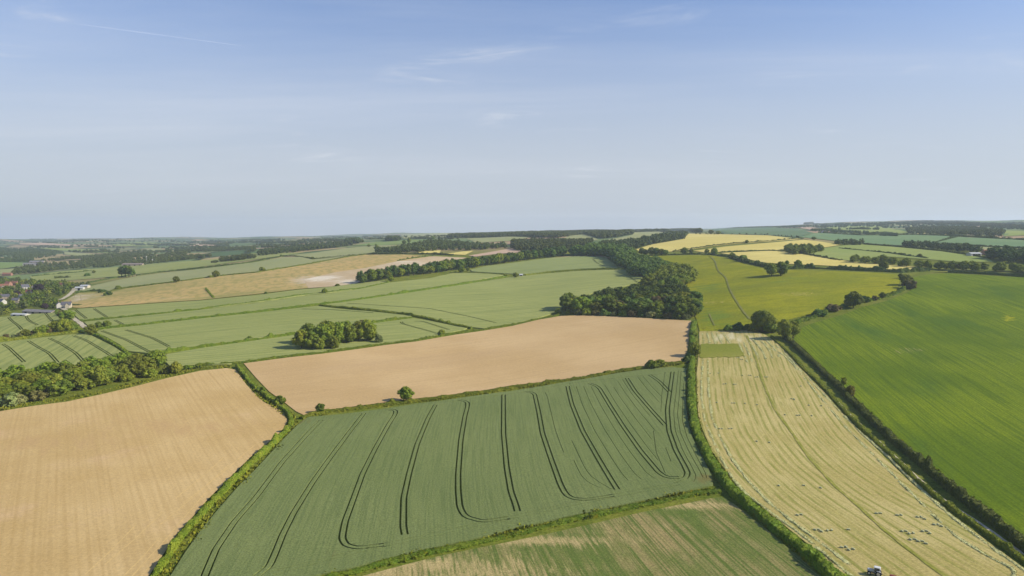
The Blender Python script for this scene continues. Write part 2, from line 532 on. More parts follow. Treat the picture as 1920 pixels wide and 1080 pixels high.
    at['patch'] = gauss(patches); at['patch_two'] = gauss(patches2)
    o = mesh_obj(name, V, F, mat, attrs=at, smooth=True)
    tag(o, kind='structure', label=label)
    return o
def strip(name, px, width, mat, off=.3, label=None, end_width=None):
    w = smooth_line(world_at(dens(px, 10)), 2)
    w, s = resample(w, max(2.0, dist_of(w) / 200))
    d = np.gradient(w, axis=0); d /= np.hypot(d[:, 0], d[:, 1])[:, None]
    n = np.stack([-d[:, 1], d[:, 0]], 1)
    wd = np.interp(s, [0, s[-1]], [width, end_width or width])[:, None]
    wd = wd * (1 + .25 * np.sin(s * .31)[:, None] * np.sin(s * .113 + 1)[:, None])
    cols = [w + n * wd * k for k in (-.5, 0, .5)]
    P = np.vstack(cols); r = np.hypot(P[:, 0], P[:, 1])
    V = np.column_stack([P, height(P[:, 0], P[:, 1]) + lift(r, off) + r * .00015])
    m = len(w); i = np.arange(m - 1)
    F = np.vstack([np.column_stack([c * m + i, (c + 1) * m + i, (c + 1) * m + i + 1, c * m + i + 1])[:, ::-1] for c in (0, 1)])
    o = mesh_obj(name, V, F, mat, attrs={'row': np.repeat([-1., 0., 1.], m), 'along': np.tile(s, 3)})
    return tag(o, kind='structure', label=label)

# tones are those of the crops and soils
M_WHEAT = field_mat('wheat', (.148, .182, .062), (.175, .207, .073), row=(.090, .125, .042), row_amt=.45, row_w=.9, stretch=.02, grain=.30, gscale=1.5, plo=.3, phi=.7, bump=.4,
                    patch=(.16, .15, .05))
M_GREENCORN = field_mat('pale_wheat', (.275, .295, .092), (.31, .325, .106), row=(.165, .205, .062), row_amt=.6, row_w=3.0, stretch=.006, sine=(8.0, .62, (.165, .20, .06)), grain=.10, gscale=.6, pscale=.006)
M_BLUECORN = field_mat('young_wheat', (.235, .265, .092), (.265, .295, .104), row=(.125, .175, .07), row_amt=.45, row_w=4.0, stretch=.01, grain=.10, gscale=.6, pscale=.006)
M_SOIL = field_mat('tilled_soil', (.465, .320, .132), (.545, .390, .182), row=(.40, .27, .108), row_amt=.42, row_w=1.6, stretch=.006, grain=.12, gscale=.9, pscale=.012, bump=.25,
                   patch=(.46, .31, .14), weeds=(.545, .375, .20), weed_scale=.02, weed_stretch=1.0, sine=(3.4, .22, (.42, .28, .11)))
M_SOILMID = field_mat('tilled_soil_middle', (.460, .315, .148), (.530, .374, .190), row=(.40, .275, .122), row_amt=.35, row_w=2.0, stretch=.006, grain=.10, gscale=.8, pscale=.010, bump=.2,
                   weeds=(.44, .305, .16), weed_scale=.012, weed_stretch=.2, weed_lo=.5, weed_hi=.8)
M_MOWN = field_mat('mown_grass', (.395, .322, .118), (.465, .385, .158), row=(.275, .25, .06), row_amt=.55, row_w=1.3, stretch=.010, grain=.26, gscale=1.3, pscale=.018, bump=.3,
                   weeds=(.295, .285, .075), weed_scale=.020, weed_stretch=.35, weed_lo=.54, weed_hi=.78, patch=(.52, .47, .27), sine=(4.0, .8, (.215, .22, .045)))
M_WEEDY = field_mat('weedy_stubble', (.30, .235, .10), (.235, .215, .078), row=(.100, .140, .030), row_amt=1.0, row_w=1.1, stretch=.006, grain=.40, gscale=1.6, pscale=.03, bump=.3,
                    weeds=(.115, .155, .034), weed_scale=.05, weed_stretch=.40, weed_lo=.40, weed_hi=.68, patch=(.40, .315, .14), sine=(1.5, .55, (.10, .135, .03)), prow=.7, pal=.05, plo2=.45, phi2=1.05)
M_BRIGHT = field_mat('bright_crop', (.100, .150, .007), (.155, .204, .009), row=(.055, .100, .008), row_amt=.65, row_w=1.4, stretch=.012, grain=.30, gscale=1.0, pscale=.011, bump=.3,
                     weeds=(.068, .125, .014), weed_scale=.020, weed_stretch=.3, weed_lo=.50, weed_hi=.74, patch=(.25, .225, .085), patch2=(.30, .30, .012), sine=(11.0, .22, (.055, .095, .010)), prow=.5, pal=.05, plo2=.75, phi2=1.2)
M_OLIVE = field_mat('meadow_grass', (.205, .220, .010), (.258, .255, .012), row=(.165, .175, .010), row_amt=.6, row_w=7.0, stretch=.04, weeds=(.165, .180, .016), weed_scale=.016, weed_stretch=.3, weed_lo=.48, weed_hi=.72, grain=.26, gscale=.5, pscale=.014, plo=.38, phi=.62, patch=(.14, .19, .022), patch2=(.34, .30, .07))
M_GREENPATCH = field_mat('uncut_grass', (.185, .205, .028), (.24, .235, .045), grain=.25, gscale=1.0)
M_YELLOW = field_mat('ripening_barley', (.55, .455, .13), (.61, .51, .165), row=(.46, .39, .12), row_amt=.5, row_w=6, stretch=.01, grain=.10, gscale=.3, pscale=.006)
M_BEIGE = field_mat('stony_field', (.50, .345, .135), (.43, .315, .115), row=(.27, .245, .075), row_amt=.75, row_w=26, stretch=.09, grain=.10, gscale=.3, pscale=.006,
                    weeds=(.275, .25, .078), weed_scale=.009, weed_stretch=.22, weed_lo=.5, weed_hi=.72, patch=(.56, .46, .33))
M_CHALK = field_mat('chalky_soil', (.47, .355, .205), (.52, .405, .25), row=(.40, .29, .155), row_amt=.5, row_w=9, stretch=.05, grain=.08, gscale=.3, pscale=.008, patch=(.68, .60, .46))
M_PALEGRASS = field_mat('dry_pasture', (.27, .285, .120), (.305, .305, .135), row=(.23, .255, .10), row_amt=.4, row_w=14, stretch=.04, grain=.10, gscale=.3, pscale=.006)
M_PASTURE = field_mat('green_pasture', (.16, .235, .065), (.20, .255, .075), grain=.12, gscale=.3, pscale=.008)
M_RIGHTGREEN = field_mat('yellow_green_crop', (.235, .285, .075), (.265, .30, .085), row=(.19, .24, .06), row_amt=.4, row_w=12, stretch=.02, grain=.08, gscale=.3, pscale=.006)
M_BLUEGREEN = field_mat('dark_crop', (.100, .165, .080), (.125, .185, .09), row=(.085, .14, .065), row_amt=.4, row_w=12, stretch=.02, grain=.08, gscale=.3, pscale=.006)
M_TEAL = field_mat('grey_green_crop', (.14, .22, .10), (.165, .24, .105), row=(.12, .19, .085), row_amt=.4, row_w=12, stretch=.02, grain=.08, gscale=.3, pscale=.006)
M_PINK = field_mat('far_bare_soil', (.47, .33, .22), (.50, .36, .25), grain=.08, gscale=.3)
M_TRACK = field_mat('chalk_track', (.52, .46, .33), (.42, .36, .24), grain=.2, gscale=.6, pscale=.05)
M_PATHG = field_mat('trodden_grass', (.225, .23, .042), (.34, .30, .085), grain=.3, gscale=.9, pscale=.12, plo=.42, phi=.72)
M_PATHD = field_mat('worn_path', (.17, .175, .045), (.20, .195, .06), grain=.2, gscale=.7, pscale=.05)
M_VERGE = field_mat('long_grass', (.165, .185, .016), (.225, .215, .026), grain=.4, gscale=.9, pscale=.09, bump=.5, row=(.07, .095, .012), row_amt=.6, row_w=1.5, stretch=.25)
M_BARE = field_mat('bare_margin', (.44, .31, .17), (.40, .30, .16), grain=.15, gscale=.5, pscale=.05)

BARE_LEFT = [(-260,800),(0,772),(62,762),(125,754),(187,741),(250,726),(312,710),(375,696),(425,691),(442,694),(462,722),(480,741),(495,755),(517,765),(532,776),(539,788),(535,800),(517,820),(495,837),(480,851),(475,853),(430,897),(390,937),(357,975),(332,1002),(305,1042),(280,1080),(235,1150),(190,1230),(-420,1230)]
field('bare_field', BARE_LEFT, M_SOIL, rows=-33.0, patches=[(330,800,130,16,.75),(100,830,130,16,.7)], label='sandy tilled field with fine furrows at lower left')  # the two patches lay a slightly darker band across the field
WHEAT = [(571,788),(555,802),(530,827),(505,855),(480,882),(445,917),(410,957),(375,1000),(347,1040),(322,1080),(285,1135),(240,1210),(420,1160),(520,1105),(600,1080),(655,1069),(717,1052),(805,1031),(880,1015),(960,994),(1060,972),(1185,945),(1272,926),(1310,917),(1337,911),(1335,895),(1320,866),(1308,843),(1297,820),(1290,790),(1286,760),(1285,727),(1287,693),(1260,690),(1210,694),(1160,701),(1110,710),(1060,718),(1010,727),(960,735),(905,742),(830,753),(780,759),(730,767),(655,777),(605,782),(580,784)]
TRAMS = [
 [(602,790),(575,817),(530,867),(502,905),(482,932),(440,980),(405,1032),(385,1080),(370,1120),(350,1160)],
 [(682,777),(655,812),(625,852),(587,905),(550,965),(530,1005),(516,1040),(505,1065),(480,1085)],
 [(725,770),(742,771),(741,779),(730,795),(705,840),(680,890),(660,945),(647,980),(641,1012),(648,1026),(672,1031),(720,1025)],
 [(816,761),(802,787),(782,835),(767,890),(757,935),(756,990),(759,1006)],
 [(860,752),(876,755),(877,763),(872,780),(864,827),(859,890),(859,922),(862,955),(872,972),(905,981),(955,974)],
 [(944,742),(944,815),(950,880),(958,925),(967,950),(970,962)],
 [(985,736),(1002,739),(1010,775),(1017,815),(1032,860),(1050,910),(1060,930),(1074,938),(1100,940),(1150,932)],
 [(1064,726),(1072,760),(1092,810),(1120,860),(1145,902),(1157,921)],
 [(1105,721),(1122,727),(1140,757),(1167,800),(1200,847),(1235,889),(1252,899),(1275,898)],
 [(1175,711),(1190,735),(1220,770),(1247,800)],
 [(1218,705),(1235,716),(1255,737)],
 [(1261,699),(1256,735),(1251,770),(1254,810),(1267,847),(1285,880),(1290,892),(1282,901),(1262,905)],
]
def between(a, b, f, lo=0.0, hi=1.0):
    a, _ = resample(np.array(a, float), 6.0); b, _ = resample(np.array(b, float), 6.0)
    n = 24; ia = np.linspace(0, len(a) - 1, n); t = np.arange(len(a)); tb = np.arange(len(b)); ib = np.linspace(0, len(b) - 1, n)
    pa = np.stack([np.interp(ia, t, a[:, k]) for k in (0, 1)], 1); pb = np.stack([np.interp(ib, tb, b[:, k]) for k in (0, 1)], 1)
    p = pa * (1 - f) + pb * f
    return [tuple(q) for q in p[int(lo * n):max(int(hi * n), int(lo * n) + 3)]]
T7, T8, T9, T10 = TRAMS[6], TRAMS[7], TRAMS[8][1:], [(1175,711),(1190,735),(1220,770),(1247,800),(1285,850),(1310,885)]
FINE = [between(T8, T9, .28, .04, .93), between(T8, T9, .52, .03, .95), between(T8, T9, .76, .02, .93), between(T9, T10, .22, .03, .75), between(T9, T10, .45, .05, .62), between(T9, T10, .68, .04, .55), between(T9, T10, .85, .04, .45),
        between(T7, T8, .35, .06, .5), between(T7, T8, .65, .45, .97), between(T7, T8, .5, .55, .9),
        [(1195,708),(1212,730),(1236,756)], [(1205,707),(1222,727),(1240,745)], [(1272,697),(1268,735),(1263,775),(1266,810),(1280,847),(1299,882),(1306,897),(1300,906)], [(1277,697),(1274,740),(1270,780),(1276,815),(1292,850),(1311,884),(1318,898)], [(1282,720),(1280,760),(1279,790),(1288,822),(1304,855),(1322,888),(1325,899)],
        [(1247,700),(1241,740),(1239,775)], [(1225,810),(1230,850),(1247,890)], [(1248,842),(1258,868)],
        [(508,1076),(600,1052),(705,1026),(805,1004),(905,982),(960,970),(1060,948),(1160,928),(1272,907)], [(512,1082),(600,1058),(705,1032),(805,1010),(905,988),(960,976),(1060,954),(1160,934),(1275,912)],
        [(600,787),(680,774),(780,761),(850,754),(905,747),(990,736),(1060,722),(1110,716),(1180,708),(1240,703)]]
field('wheat_field', WHEAT, M_WHEAT, fine=FINE, fine_w=.30, off=.1, guide=[(944,742),(944,815),(950,880),(958,925),(970,962)], trams=TRAMS, tram_w=.78, tram_gap=2.3, crop=.58, patches=[(1325,900,16,8,1.0),(575,793,14,6,.8)], label='dark green wheat field crossed by twin wheel tracks')
BARE_MID = [(457,682),(480,679),(540,671),(605,664),(680,654),(720,648),(780,641),(855,628),(905,621),(960,612),(1010,600),(1052,593),(1085,592),(1135,593),(1210,597),(1296,602),(1295,612),(1290,650),(1287,662),(1280,676),(1247,682),(1210,689),(1160,695),(1085,708),(1010,718),(960,723),(905,733),(830,743),(780,748),(730,754),(655,764),(610,770),(585,775),(572,780),(555,772),(532,754),(505,735),(480,709)]
field('bare_field', BARE_MID, M_SOILMID, rows=60.0, label='smooth sandy tilled field in the middle of the view')
WEEDY = [(680,1081),(755,1061),(830,1042),(960,1016),(1035,1000),(1110,983),(1210,960),(1285,945),(1335,935),(1352,933),(1365,938),(1397,961),(1440,996),(1477,1028),(1507,1053),(1537,1081),(1610,1150),(1640,1200),(380,1200),(520,1135)]
field('weedy_field', WEEDY, M_WEEDY, rows=-9.5, patches=[(1300,948,90,8,1.0),(1000,1015,150,9,1.0),(800,1060,110,14,1.0),(900,1075,160,30,.85),(700,1085,120,30,.95),(1150,1000,120,30,.55)], label='patchy green and straw coloured field at the bottom')
MOWN = [(1311,622),(1365,620),(1417,620),(1440,631),(1460,647),(1485,672),(1502,692),(1527,717),(1550,741),(1580,776),(1612,811),(1620,819),(1665,864),(1710,908),(1762,951),(1815,988),(1865,1026),(1920,1066),(1990,1115),(2080,1180),(1760,1220),(1640,1130),(1580,1079),(1552,1054),(1515,1021),(1477,991),(1440,961),(1410,936),(1380,906),(1350,869),(1335,846),(1317,806),(1310,784),(1307,752),(1306,702),(1309,672),(1311,648)]
field('mown_field', MOWN, M_MOWN, off=.12, guide=[(1311,600),(1306,702),(1307,752),(1317,806),(1350,869),(1410,936),(1477,991),(1580,1079),(1640,1130)], patches=[(1380,632,50,8,.8)], label='mown hay field striped in straw and pale green')
_rj = np.random.default_rng(12)
field('grass_patch', [tuple(p + _rj.normal(0, .55, 2)) for p in dens([(1314,646),(1345,646),(1383,646),(1396,669),(1350,671),(1311,672)], 4, True)], M_GREENPATCH, off=.35, crop=.12, label='small uncut square of green grass in the mown field')
BRIGHT = [(1487,637),(1500,616),(1527,606),(1580,591),(1615,577),(1665,564),(1702,549),(1717,537),(1712,521),(1740,515),(1777,513),(1840,517),(1920,521),(2150,532),(2300,1150),(2080,1120),(1990,1070),(1920,1021),(1865,979),(1815,941),(1777,909),(1752,885),(1715,855),(1680,822),(1652,797),(1630,772),(1602,745),(1577,720),(1540,687),(1510,657)]
field('bright_green_field', BRIGHT, M_BRIGHT, off=.2, guide=[(1490,640),(1540,687),(1602,745),(1652,797),(1715,855),(1777,909),(1865,979),(1990,1070)], patches=[(1700,658,55,8,.85),(1640,668,25,6,.7)], patches2=[(1890,598,11,8,.85)], label='bright green crop field on the right')
OLIVE = [(1185,484),(1200,481),(1235,480),(1330,479),(1360,484),(1397,496),(1440,503),(1485,507),(1565,509),(1640,512),(1690,516),(1703,521),(1688,527),(1680,547),(1660,556),(1615,564),(1577,577),(1545,584),(1502,594),(1477,601),(1440,609),(1417,618),(1360,621),(1312,622),(1306,600),(1300,585),(1295,555),(1270,545),(1290,525),(1285,505),(1250,496),(1210,489)]
field('meadow', OLIVE, M_OLIVE, off=.2, rows=80.0, patches=[(1340,595,30,14,.9),(1330,540,35,7,.8),(1480,525,60,6,.6)], patches2=[(1345,568,50,3,.7),(1500,552,40,4,.8)], label='olive yellow meadow crossed by a thin path')

PALE = 'pale green corn field '
field('pale_field', [(150,580),(250,573),(375,565),(480,555),(555,545),(630,538),(667,533),(720,527),(728,530),(680,541),(615,550),(580,553),(480,568),(370,581),(225,596),(152,603),(135,588),(133,584)], M_GREENCORN, rows=68, off=.2, crop=.6, trams=[[(141,582),(162,599)],[(176,580),(200,596)]], tram_w=1.2, label=PALE+'below the stony hillside')
field('pale_field', [(157,605),(225,598),(370,583),(480,570),(580,555),(615,552),(680,542),(730,531),(805,523),(850,513),(905,513),(948,516),(855,534),(780,545),(680,561),(595,571),(480,585),(375,596),(262,609),(207,613),(180,617),(165,612)], M_GREENCORN, rows=68, off=.2, crop=.6, trams=[[(215,602),(232,611)]], tram_w=1.2, label=PALE+'between two long hedges')
field('pale_field', [(179,624),(190,620),(212,617),(262,612),(375,599),(480,588),(595,575),(640,581),(692,585),(767,593),(772,595),(690,605),(600,619),(530,629),(480,636),(375,651),(300,664),(287,665),(240,660),(225,648),(200,634)], M_GREENCORN, rows=70, off=.2, crop=.6, trams=[[(190,622),(237,639),(288,666)],[(235,620),(287,636),(317,652)],[(565,581),(620,582),(700,588)]], tram_w=1.2, label=PALE+'left of the round copse')
field('pale_field', [(300,668),(375,655),(480,640),(530,633),(600,623),(690,609),(775,598),(800,602),(850,612),(876,617),(870,619),(780,638),(720,645),(680,651),(605,661),(540,668),(457,679),(430,684),(350,687),(320,690)], M_GREENCORN, rows=70, off=.2, crop=.6, trams=[[(752,605),(755,609),(817,626)],[(775,604),(792,604),(842,620)]], tram_w=1.2, label=PALE+'beside the round copse')
field('pale_field', [(604,573),(680,563),(780,548),(855,537),(950,522),(1022,514),(1085,509),(1135,507),(1172,507),(1195,512),(1205,520),(1195,532),(1135,546),(1100,554),(1066,565),(1055,577),(1042,587),(1010,597),(960,609),(905,617),(882,615),(855,610),(805,598),(767,589),(692,580)], M_GREENCORN, rows=70, off=.2, crop=.6, trams=[[(650,570),(805,580),(880,595),(930,607)],[(1160,512),(1180,520),(1195,531)]], tram_w=1.2, label=PALE+'beside the winding wood')
field('pale_field', [(882,507),(910,500),(960,494),(1035,484),(1097,481),(1135,483),(1147,493),(1172,503),(1135,503),(1085,505),(1022,510),(985,515),(952,514),(915,512),(885,510)], M_BLUECORN, rows=70, off=.2, crop=.6, trams=[[(1112,487),(1118,494),(1135,501)]], tram_w=1.2, label=PALE+'under the belt of trees')
field('pale_field', [(-120,668),(0,644),(75,635),(150,627),(172,631),(212,651),(232,664),(235,672),(150,706),(60,716),(-60,735),(-200,760)], M_GREENCORN, rows=-20, off=.2, crop=.6, trams=[[(5,647),(17,654),(25,662),(45,681)],[(53,641),(70,652),(92,664),(108,682)],[(92,636),(112,645),(142,664),(160,684)],[(137,631),(162,640),(201,664),(215,674)]], tram_w=1.1, label=PALE+'behind the dense left wood')
field('pale_field', [(-150,618),(-60,602),(0,596),(50,591),(105,585),(110,597),(118,603),(132,606),(146,617),(143,622),(100,626),(0,636),(-150,655)], M_GREENCORN, rows=-25, off=.2, crop=.6, trams=[[(16,596),(27,607),(41,620)],[(47,591),(55,604),(70,611)],[(84,587),(91,596),(99,604)]], tram_w=1.2, label=PALE+'below the village')
field('stony_field', [(138,577),(118,566),(148,550),(170,549),(185,548),(207,548),(235,542),(325,530),(425,517),(480,512),(580,496),(655,482),(687,478),(755,478),(810,481),(742,491),(690,503),(660,532),(630,536),(555,543),(480,552),(375,563),(250,571),(150,578)], M_BEIGE, rows=72, off=.2, patches=[(590,527,40,7,.9),(150,560,22,5,.9),(185,554,14,3,.8),(340,560,40,2,.5)], label='stony buff hillside streaked with green')
field('chalk_field', [(686,503),(742,491),(812,481),(880,484),(855,488),(795,498),(730,511),(668,532),(635,537),(578,541),(570,525),(630,511)], M_CHALK, rows=72, off=.35, patches=[(600,523,45,5,1.0),(650,529,25,5,.8),(760,494,60,5,.6)], label='pale chalky bare soil beside the belt of trees')
field('dry_field', [(146,546),(170,537),(215,527),(255,519),(300,513),(375,505),(480,492),(530,483),(562,482),(587,487),(630,483),(685,477),(655,480),(580,494),(480,510),(425,515),(325,528),(217,541),(205,546)], M_PALEGRASS, rows=70, off=.3, label='dull green pasture above the stony hillside')
field('hill_field', [(97,529),(225,519),(255,515),(375,501),(480,487),(528,480),(575,474),(500,475),(470,476),(412,486),(300,494),(212,502),(140,507),(100,511),(55,519),(62,526)], M_GREENCORN, rows=70, off=.3, label='green corn field on the brow of the left hill')
field('hill_field', [(532,480),(592,474),(655,465),(705,461),(777,459),(767,465),(717,472),(687,476),(635,482),(587,486),(560,481)], M_PALEGRASS, rows=70, off=.35, label='pale pasture below the clump of trees')
field('hill_field', [(662,461),(700,455),(780,450),(817,449),(777,458),(750,459),(700,461)], M_PASTURE, rows=70, off=.4, label='fresh green strip of pasture on the hill')
field('hill_field', [(752,440),(800,438),(845,437),(840,445),(800,446),(755,448)], M_PALEGRASS, rows=70, off=.4, label='grey green far field on the ridge')
field('hill_field', [(783,472),(827,470),(824,475),(787,476)], M_YELLOW, off=.5, label='small yellow field among far trees')
field('hill_field', [(834,477),(870,472),(888,471),(872,479)], M_YELLOW, off=.5, label='small yellow field right of another in far trees')
field('hill_field', [(878,480),(920,473),(960,466),(995,469),(972,474),(930,477),(892,482)], M_PINK, off=.5, label='pinkish bare strip above the belt of trees')
field('hill_field', [(886,460),(952,455),(948,461),(920,465)], M_PALEGRASS, off=.5, label='pale far field between woods')
field('hill_field', [(875,448),(960,444),(997,445),(960,452),(892,456)], M_PALEGRASS, off=.5, label='pale field under the ridge wood')
field('hill_field', [(1048,451),(1078,439),(1098,439),(1122,450),(1090,455)], M_PALEGRASS, off=.5, label='pale green clearing in the ridge wood')
field('hill_field', [(1132,452),(1185,441),(1195,432),(1247,432),(1240,443),(1210,447),(1172,452)], M_PALEGRASS, rows=70, off=.5, label='straw coloured clearing in the ridge wood')
field('bare_margin', [(1030,484),(1097,479),(1145,480),(1150,485),(1097,482)], M_BARE, off=.45, label='bare brown margin below the belt of trees')
field('barley_field', [(1184,471),(1222,459),(1280,449),(1288,439),(1320,439),(1440,442),(1502,449),(1440,454),(1385,457),(1330,463),(1305,467),(1267,472),(1247,473),(1197,474)], M_YELLOW, rows=70, off=.4, label='golden barley field nearest the hill crest')
field('barley_field', [(1300,471),(1360,463),(1440,456),(1507,450),(1540,454),(1577,460),(1545,465),(1510,468),(1462,470),(1440,469),(1350,473),(1320,474)], M_YELLOW, rows=70, off=.4, label='golden barley field under the crest hedge')
field('barley_field', [(1350,475),(1440,471),(1475,472),(1515,477),(1552,485),(1595,491),(1665,497),(1737,502),(1700,508),(1615,502),(1510,497),(1440,494),(1412,489),(1385,481)], M_YELLOW, rows=75, off=.4, label='long golden barley field above the meadow')
field('right_field', [(1515,477),(1545,466),(1580,461),(1615,459),(1690,465),(1765,472),(1852,485),(1862,492),(1800,492),(1740,487),(1665,482),(1640,484),(1597,490),(1552,484)], M_RIGHTGREEN, rows=70, off=.4, label='yellow green field right of the barley')
field('right_field', [(1498,445),(1535,437),(1615,442),(1715,441),(1795,444),(1752,455),(1690,461),(1620,457),(1565,452)], M_TEAL, rows=75, off=.5, label='grey green field beyond the barley')
field('right_field', [(1797,445),(1920,451),(2100,458),(2100,476),(1920,466),(1790,460),(1757,455)], M_TEAL, rows=75, off=.5, label='grey green field at the far right')
field('right_field', [(1335,431),(1350,427),(1440,427),(1490,429),(1525,437),(1497,445),(1440,441),(1350,439)], M_BLUEGREEN, rows=75, off=.5, label='dark blue green field on the crest')
field('right_field', [(1547,427),(1595,424),(1647,424),(1710,437),(1652,441),(1595,436)], M_RIGHTGREEN, rows=75, off=.6, label='pale green far field below the ridge')
field('right_field', [(1495,427),(1522,427),(1555,431),(1525,432)], M_PINK, off=.6, label='pinkish far soil on the right ridge')
field('right_field', [(1647,421),(1752,424),(1700,426)], M_PALEGRASS, off=.8, label='thin pale field on the far ridge')
field('right_field', [(1885,433),(1920,434),(2050,436),(2050,445),(1920,442),(1882,444)], M_RIGHTGREEN, off=.7, label='green field beside the far right wood')
field('right_field', [(1720,437),(1790,440),(1780,441),(1720,440)], M_YELLOW, off=.8, label='thin straw strip below the far right wood')
field('right_field', [(1787,461),(1920,467),(2060,473),(2000,484),(1920,476),(1850,472)], M_PALEGRASS, off=.5, label='pale field above the right farm')
field('right_field', [(1740,511),(1777,509),(1920,515),(2080,521),(2080,527),(1920,518),(1840,514),(1777,511)], M_GREENPATCH, off=.3, label='strip of grass behind the dark trimmed hedge')
field('valley_field', [(-60,492),(0,492),(56,494),(47,499),(0,505),(-60,505)], M_PASTURE, off=.6, label='green meadow in the village valley')
field('valley_field', [(-60,507),(0,506),(29,504),(22,512),(0,515),(-60,516)], M_PALEGRASS, off=.6, label='pale meadow nearer the village')
field('valley_field', [(16,519),(38,516),(38,520),(16,523)], M_PASTURE, off=.6, label='small green paddock by the red roofs')
field('valley_field', [(54,464),(187,469),(227,476),(181,475),(120,471)], M_RIGHTGREEN, off=.8, label='pale green valley slope field')
field('valley_field', [(120,473),(181,477),(162,482),(121,478)], M_PALEGRASS, off=.8, label='yellowish field on the valley slope')
field('valley_field', [(35,457),(75,456),(150,460),(140,462),(78,460),(40,459)], M_PINK, off=1.0, label='pinkish far field on the left skyline')
field('valley_field', [(270,468),(300,466),(310,471),(280,473)], M_PALEGRASS, off=.9, label='pale patch in the far left woods')
field('valley_field', [(200,458),(260,455),(330,458),(280,463),(220,462)], M_RIGHTGREEN, off=1.2, label='pale green far field left of centre')
field('valley_field', [(340,460),(390,457),(420,460),(370,463)], M_PINK, off=1.2, label='pinkish far field left of centre')
field('hay_margin', [(100,590),(136,597),(150,612),(160,622),(150,622),(135,606)], M_PATHG, off=.15, label='rough lane side grass')
M_WHEELING = field_mat('wheel_marks', (.60, .43, .19), (.55, .39, .165), grain=.12, gscale=.9)
for a_, b_ in [((160,1078),(255,985)), ((197,1060),(305,962)), ((232,1081),(300,1008)), ((240,1090),(385,925)), ((262,1085),(330,1000)), ((300,985),(430,872)), ((350,940),(478,835)), ((330,935),(420,858))]:
    strip('wheel_mark', [a_, ((a_[0]+b_[0])/2+2, (a_[1]+b_[1])/2+1), b_], .45, M_WHEELING, off=.17, label='faint pale wheel mark along the edge of the bare field')
strip('village_lane', [(112,578),(124,582),(131,590),(137,598),(150,606),(161,617)], 5.0, M_TRACK, off=.35, label='pale farm lane beside the round tree')
strip('village_road', [(113,563),(122,559),(131,553),(138,546),(139,541)], 7.0, M_TRACK, off=.35, label='white chalk road climbing out of the village')
strip('path', [(1330,481),(1341,489),(1345,508),(1361,521),(1367,541),(1377,560),(1392,583),(1406,600)], 1.6, M_PATHD, off=.45, end_width=2.2, label='thin trodden path winding across the meadow')
strip('path', [(1330,590),(1334,600),(1340,612)], 1.5, M_PATHD, off=.45, label='short trodden path below the wood')
strip('grass_track', [(1400,630),(1407,645),(1417,672),(1430,715),(1440,740),(1455,772),(1485,812),(1515,857),(1545,890),(1565,912),(1615,955),(1652,990),(1690,1020),(1735,1056),(1790,1095)], 1.6, M_PATHG, off=.22, end_width=1.5, label='green wheel track through the mown field')
strip('chalk_track', [(1500,683),(1550,733),(1590,775),(1640,822),(1690,868),(1727,903),(1777,944),(1840,984),(1920,1042),(1990,1090)], 1.4, M_TRACK, off=.2, label='pale track between the two right hedges')


# ------------------------------------------------------------------ leaves, crowns, trunks
ML_OAK = leaf_mat('oak_leaves', (0.117, 0.160, 0.017), (0.184, 0.213, 0.022))
ML_DARK = leaf_mat('dark_leaves', (0.078, 0.128, 0.023), (0.134, 0.183, 0.032))
ML_LIGHT = leaf_mat('light_leaves', (0.139, 0.182, 0.022), (0.198, 0.223, 0.030))
ML_YELLOW = leaf_mat('yellowish_leaves', (0.186, 0.186, 0.021), (0.240, 0.216, 0.029))
ML_COPPER = leaf_mat('copper_leaves', (.035, .025, .030), (.055, .032, .034), hue=.01)
ML_RUSSET = leaf_mat('russet_leaves', (0.128, 0.115, 0.038), (0.176, 0.142, 0.049))
ML_GREYG = leaf_mat('pale_leaves', (0.162, 0.189, 0.059), (0.216, 0.230, 0.081))
ML_HEDGE = leaf_mat('hedge_leaves', (0.128, 0.180, 0.017), (0.203, 0.232, 0.024), var=.15)
ML_HEDGED = leaf_mat('dark_hedge_leaves', (0.069, 0.100, 0.018), (0.106, 0.131, 0.026), var=.2)
ML_FAR = leaf_mat('far_wood_leaves', (.062, .095, .026), (.115, .140, .034), var=.1)
M_BARK = plain_mat('bark', (.10, .08, .055), (.06, .05, .035), scale=1.5)

def icosa():
    t = (1 + 5 ** .5) / 2
    v = np.array([(-1, t, 0), (1, t, 0), (-1, -t, 0), (1, -t, 0), (0, -1, t), (0, 1, t), (0, -1, -t), (0, 1, -t), (t, 0, -1), (t, 0, 1), (-t, 0, -1), (-t, 0, 1)])
    v /= np.linalg.norm(v[0])
    f = np.array([(0, 11, 5), (0, 5, 1), (0, 1, 7), (0, 7, 10), (0, 10, 11), (1, 5, 9), (5, 11, 4), (11, 10, 2), (10, 7, 6), (7, 1, 8), (3, 9, 4), (3, 4, 2), (3, 2, 6), (3, 6, 8), (3, 8, 9), (4, 9, 5), (2, 4, 11), (6, 2, 10), (8, 6, 7), (9, 8, 1)])
    return v, f
def subdiv(v, f):
    v = list(map(tuple, v)); c = {}; out = []
    def mid(a, b):
        k = (min(a, b), max(a, b))
        if k not in c:
            m = (np.array(v[a]) + np.array(v[b])) / 2; m /= np.linalg.norm(m); v.append(tuple(m)); c[k] = len(v) - 1
        return c[k]
    for a, b, d in f:
        x, y, z = mid(a, b), mid(b, d), mid(d, a)
        out += [(a, x, z), (b, y, x), (d, z, y), (x, y, z)]
    return np.array(v), np.array(out)
ICO0 = icosa(); ICO1 = subdiv(*ICO0)

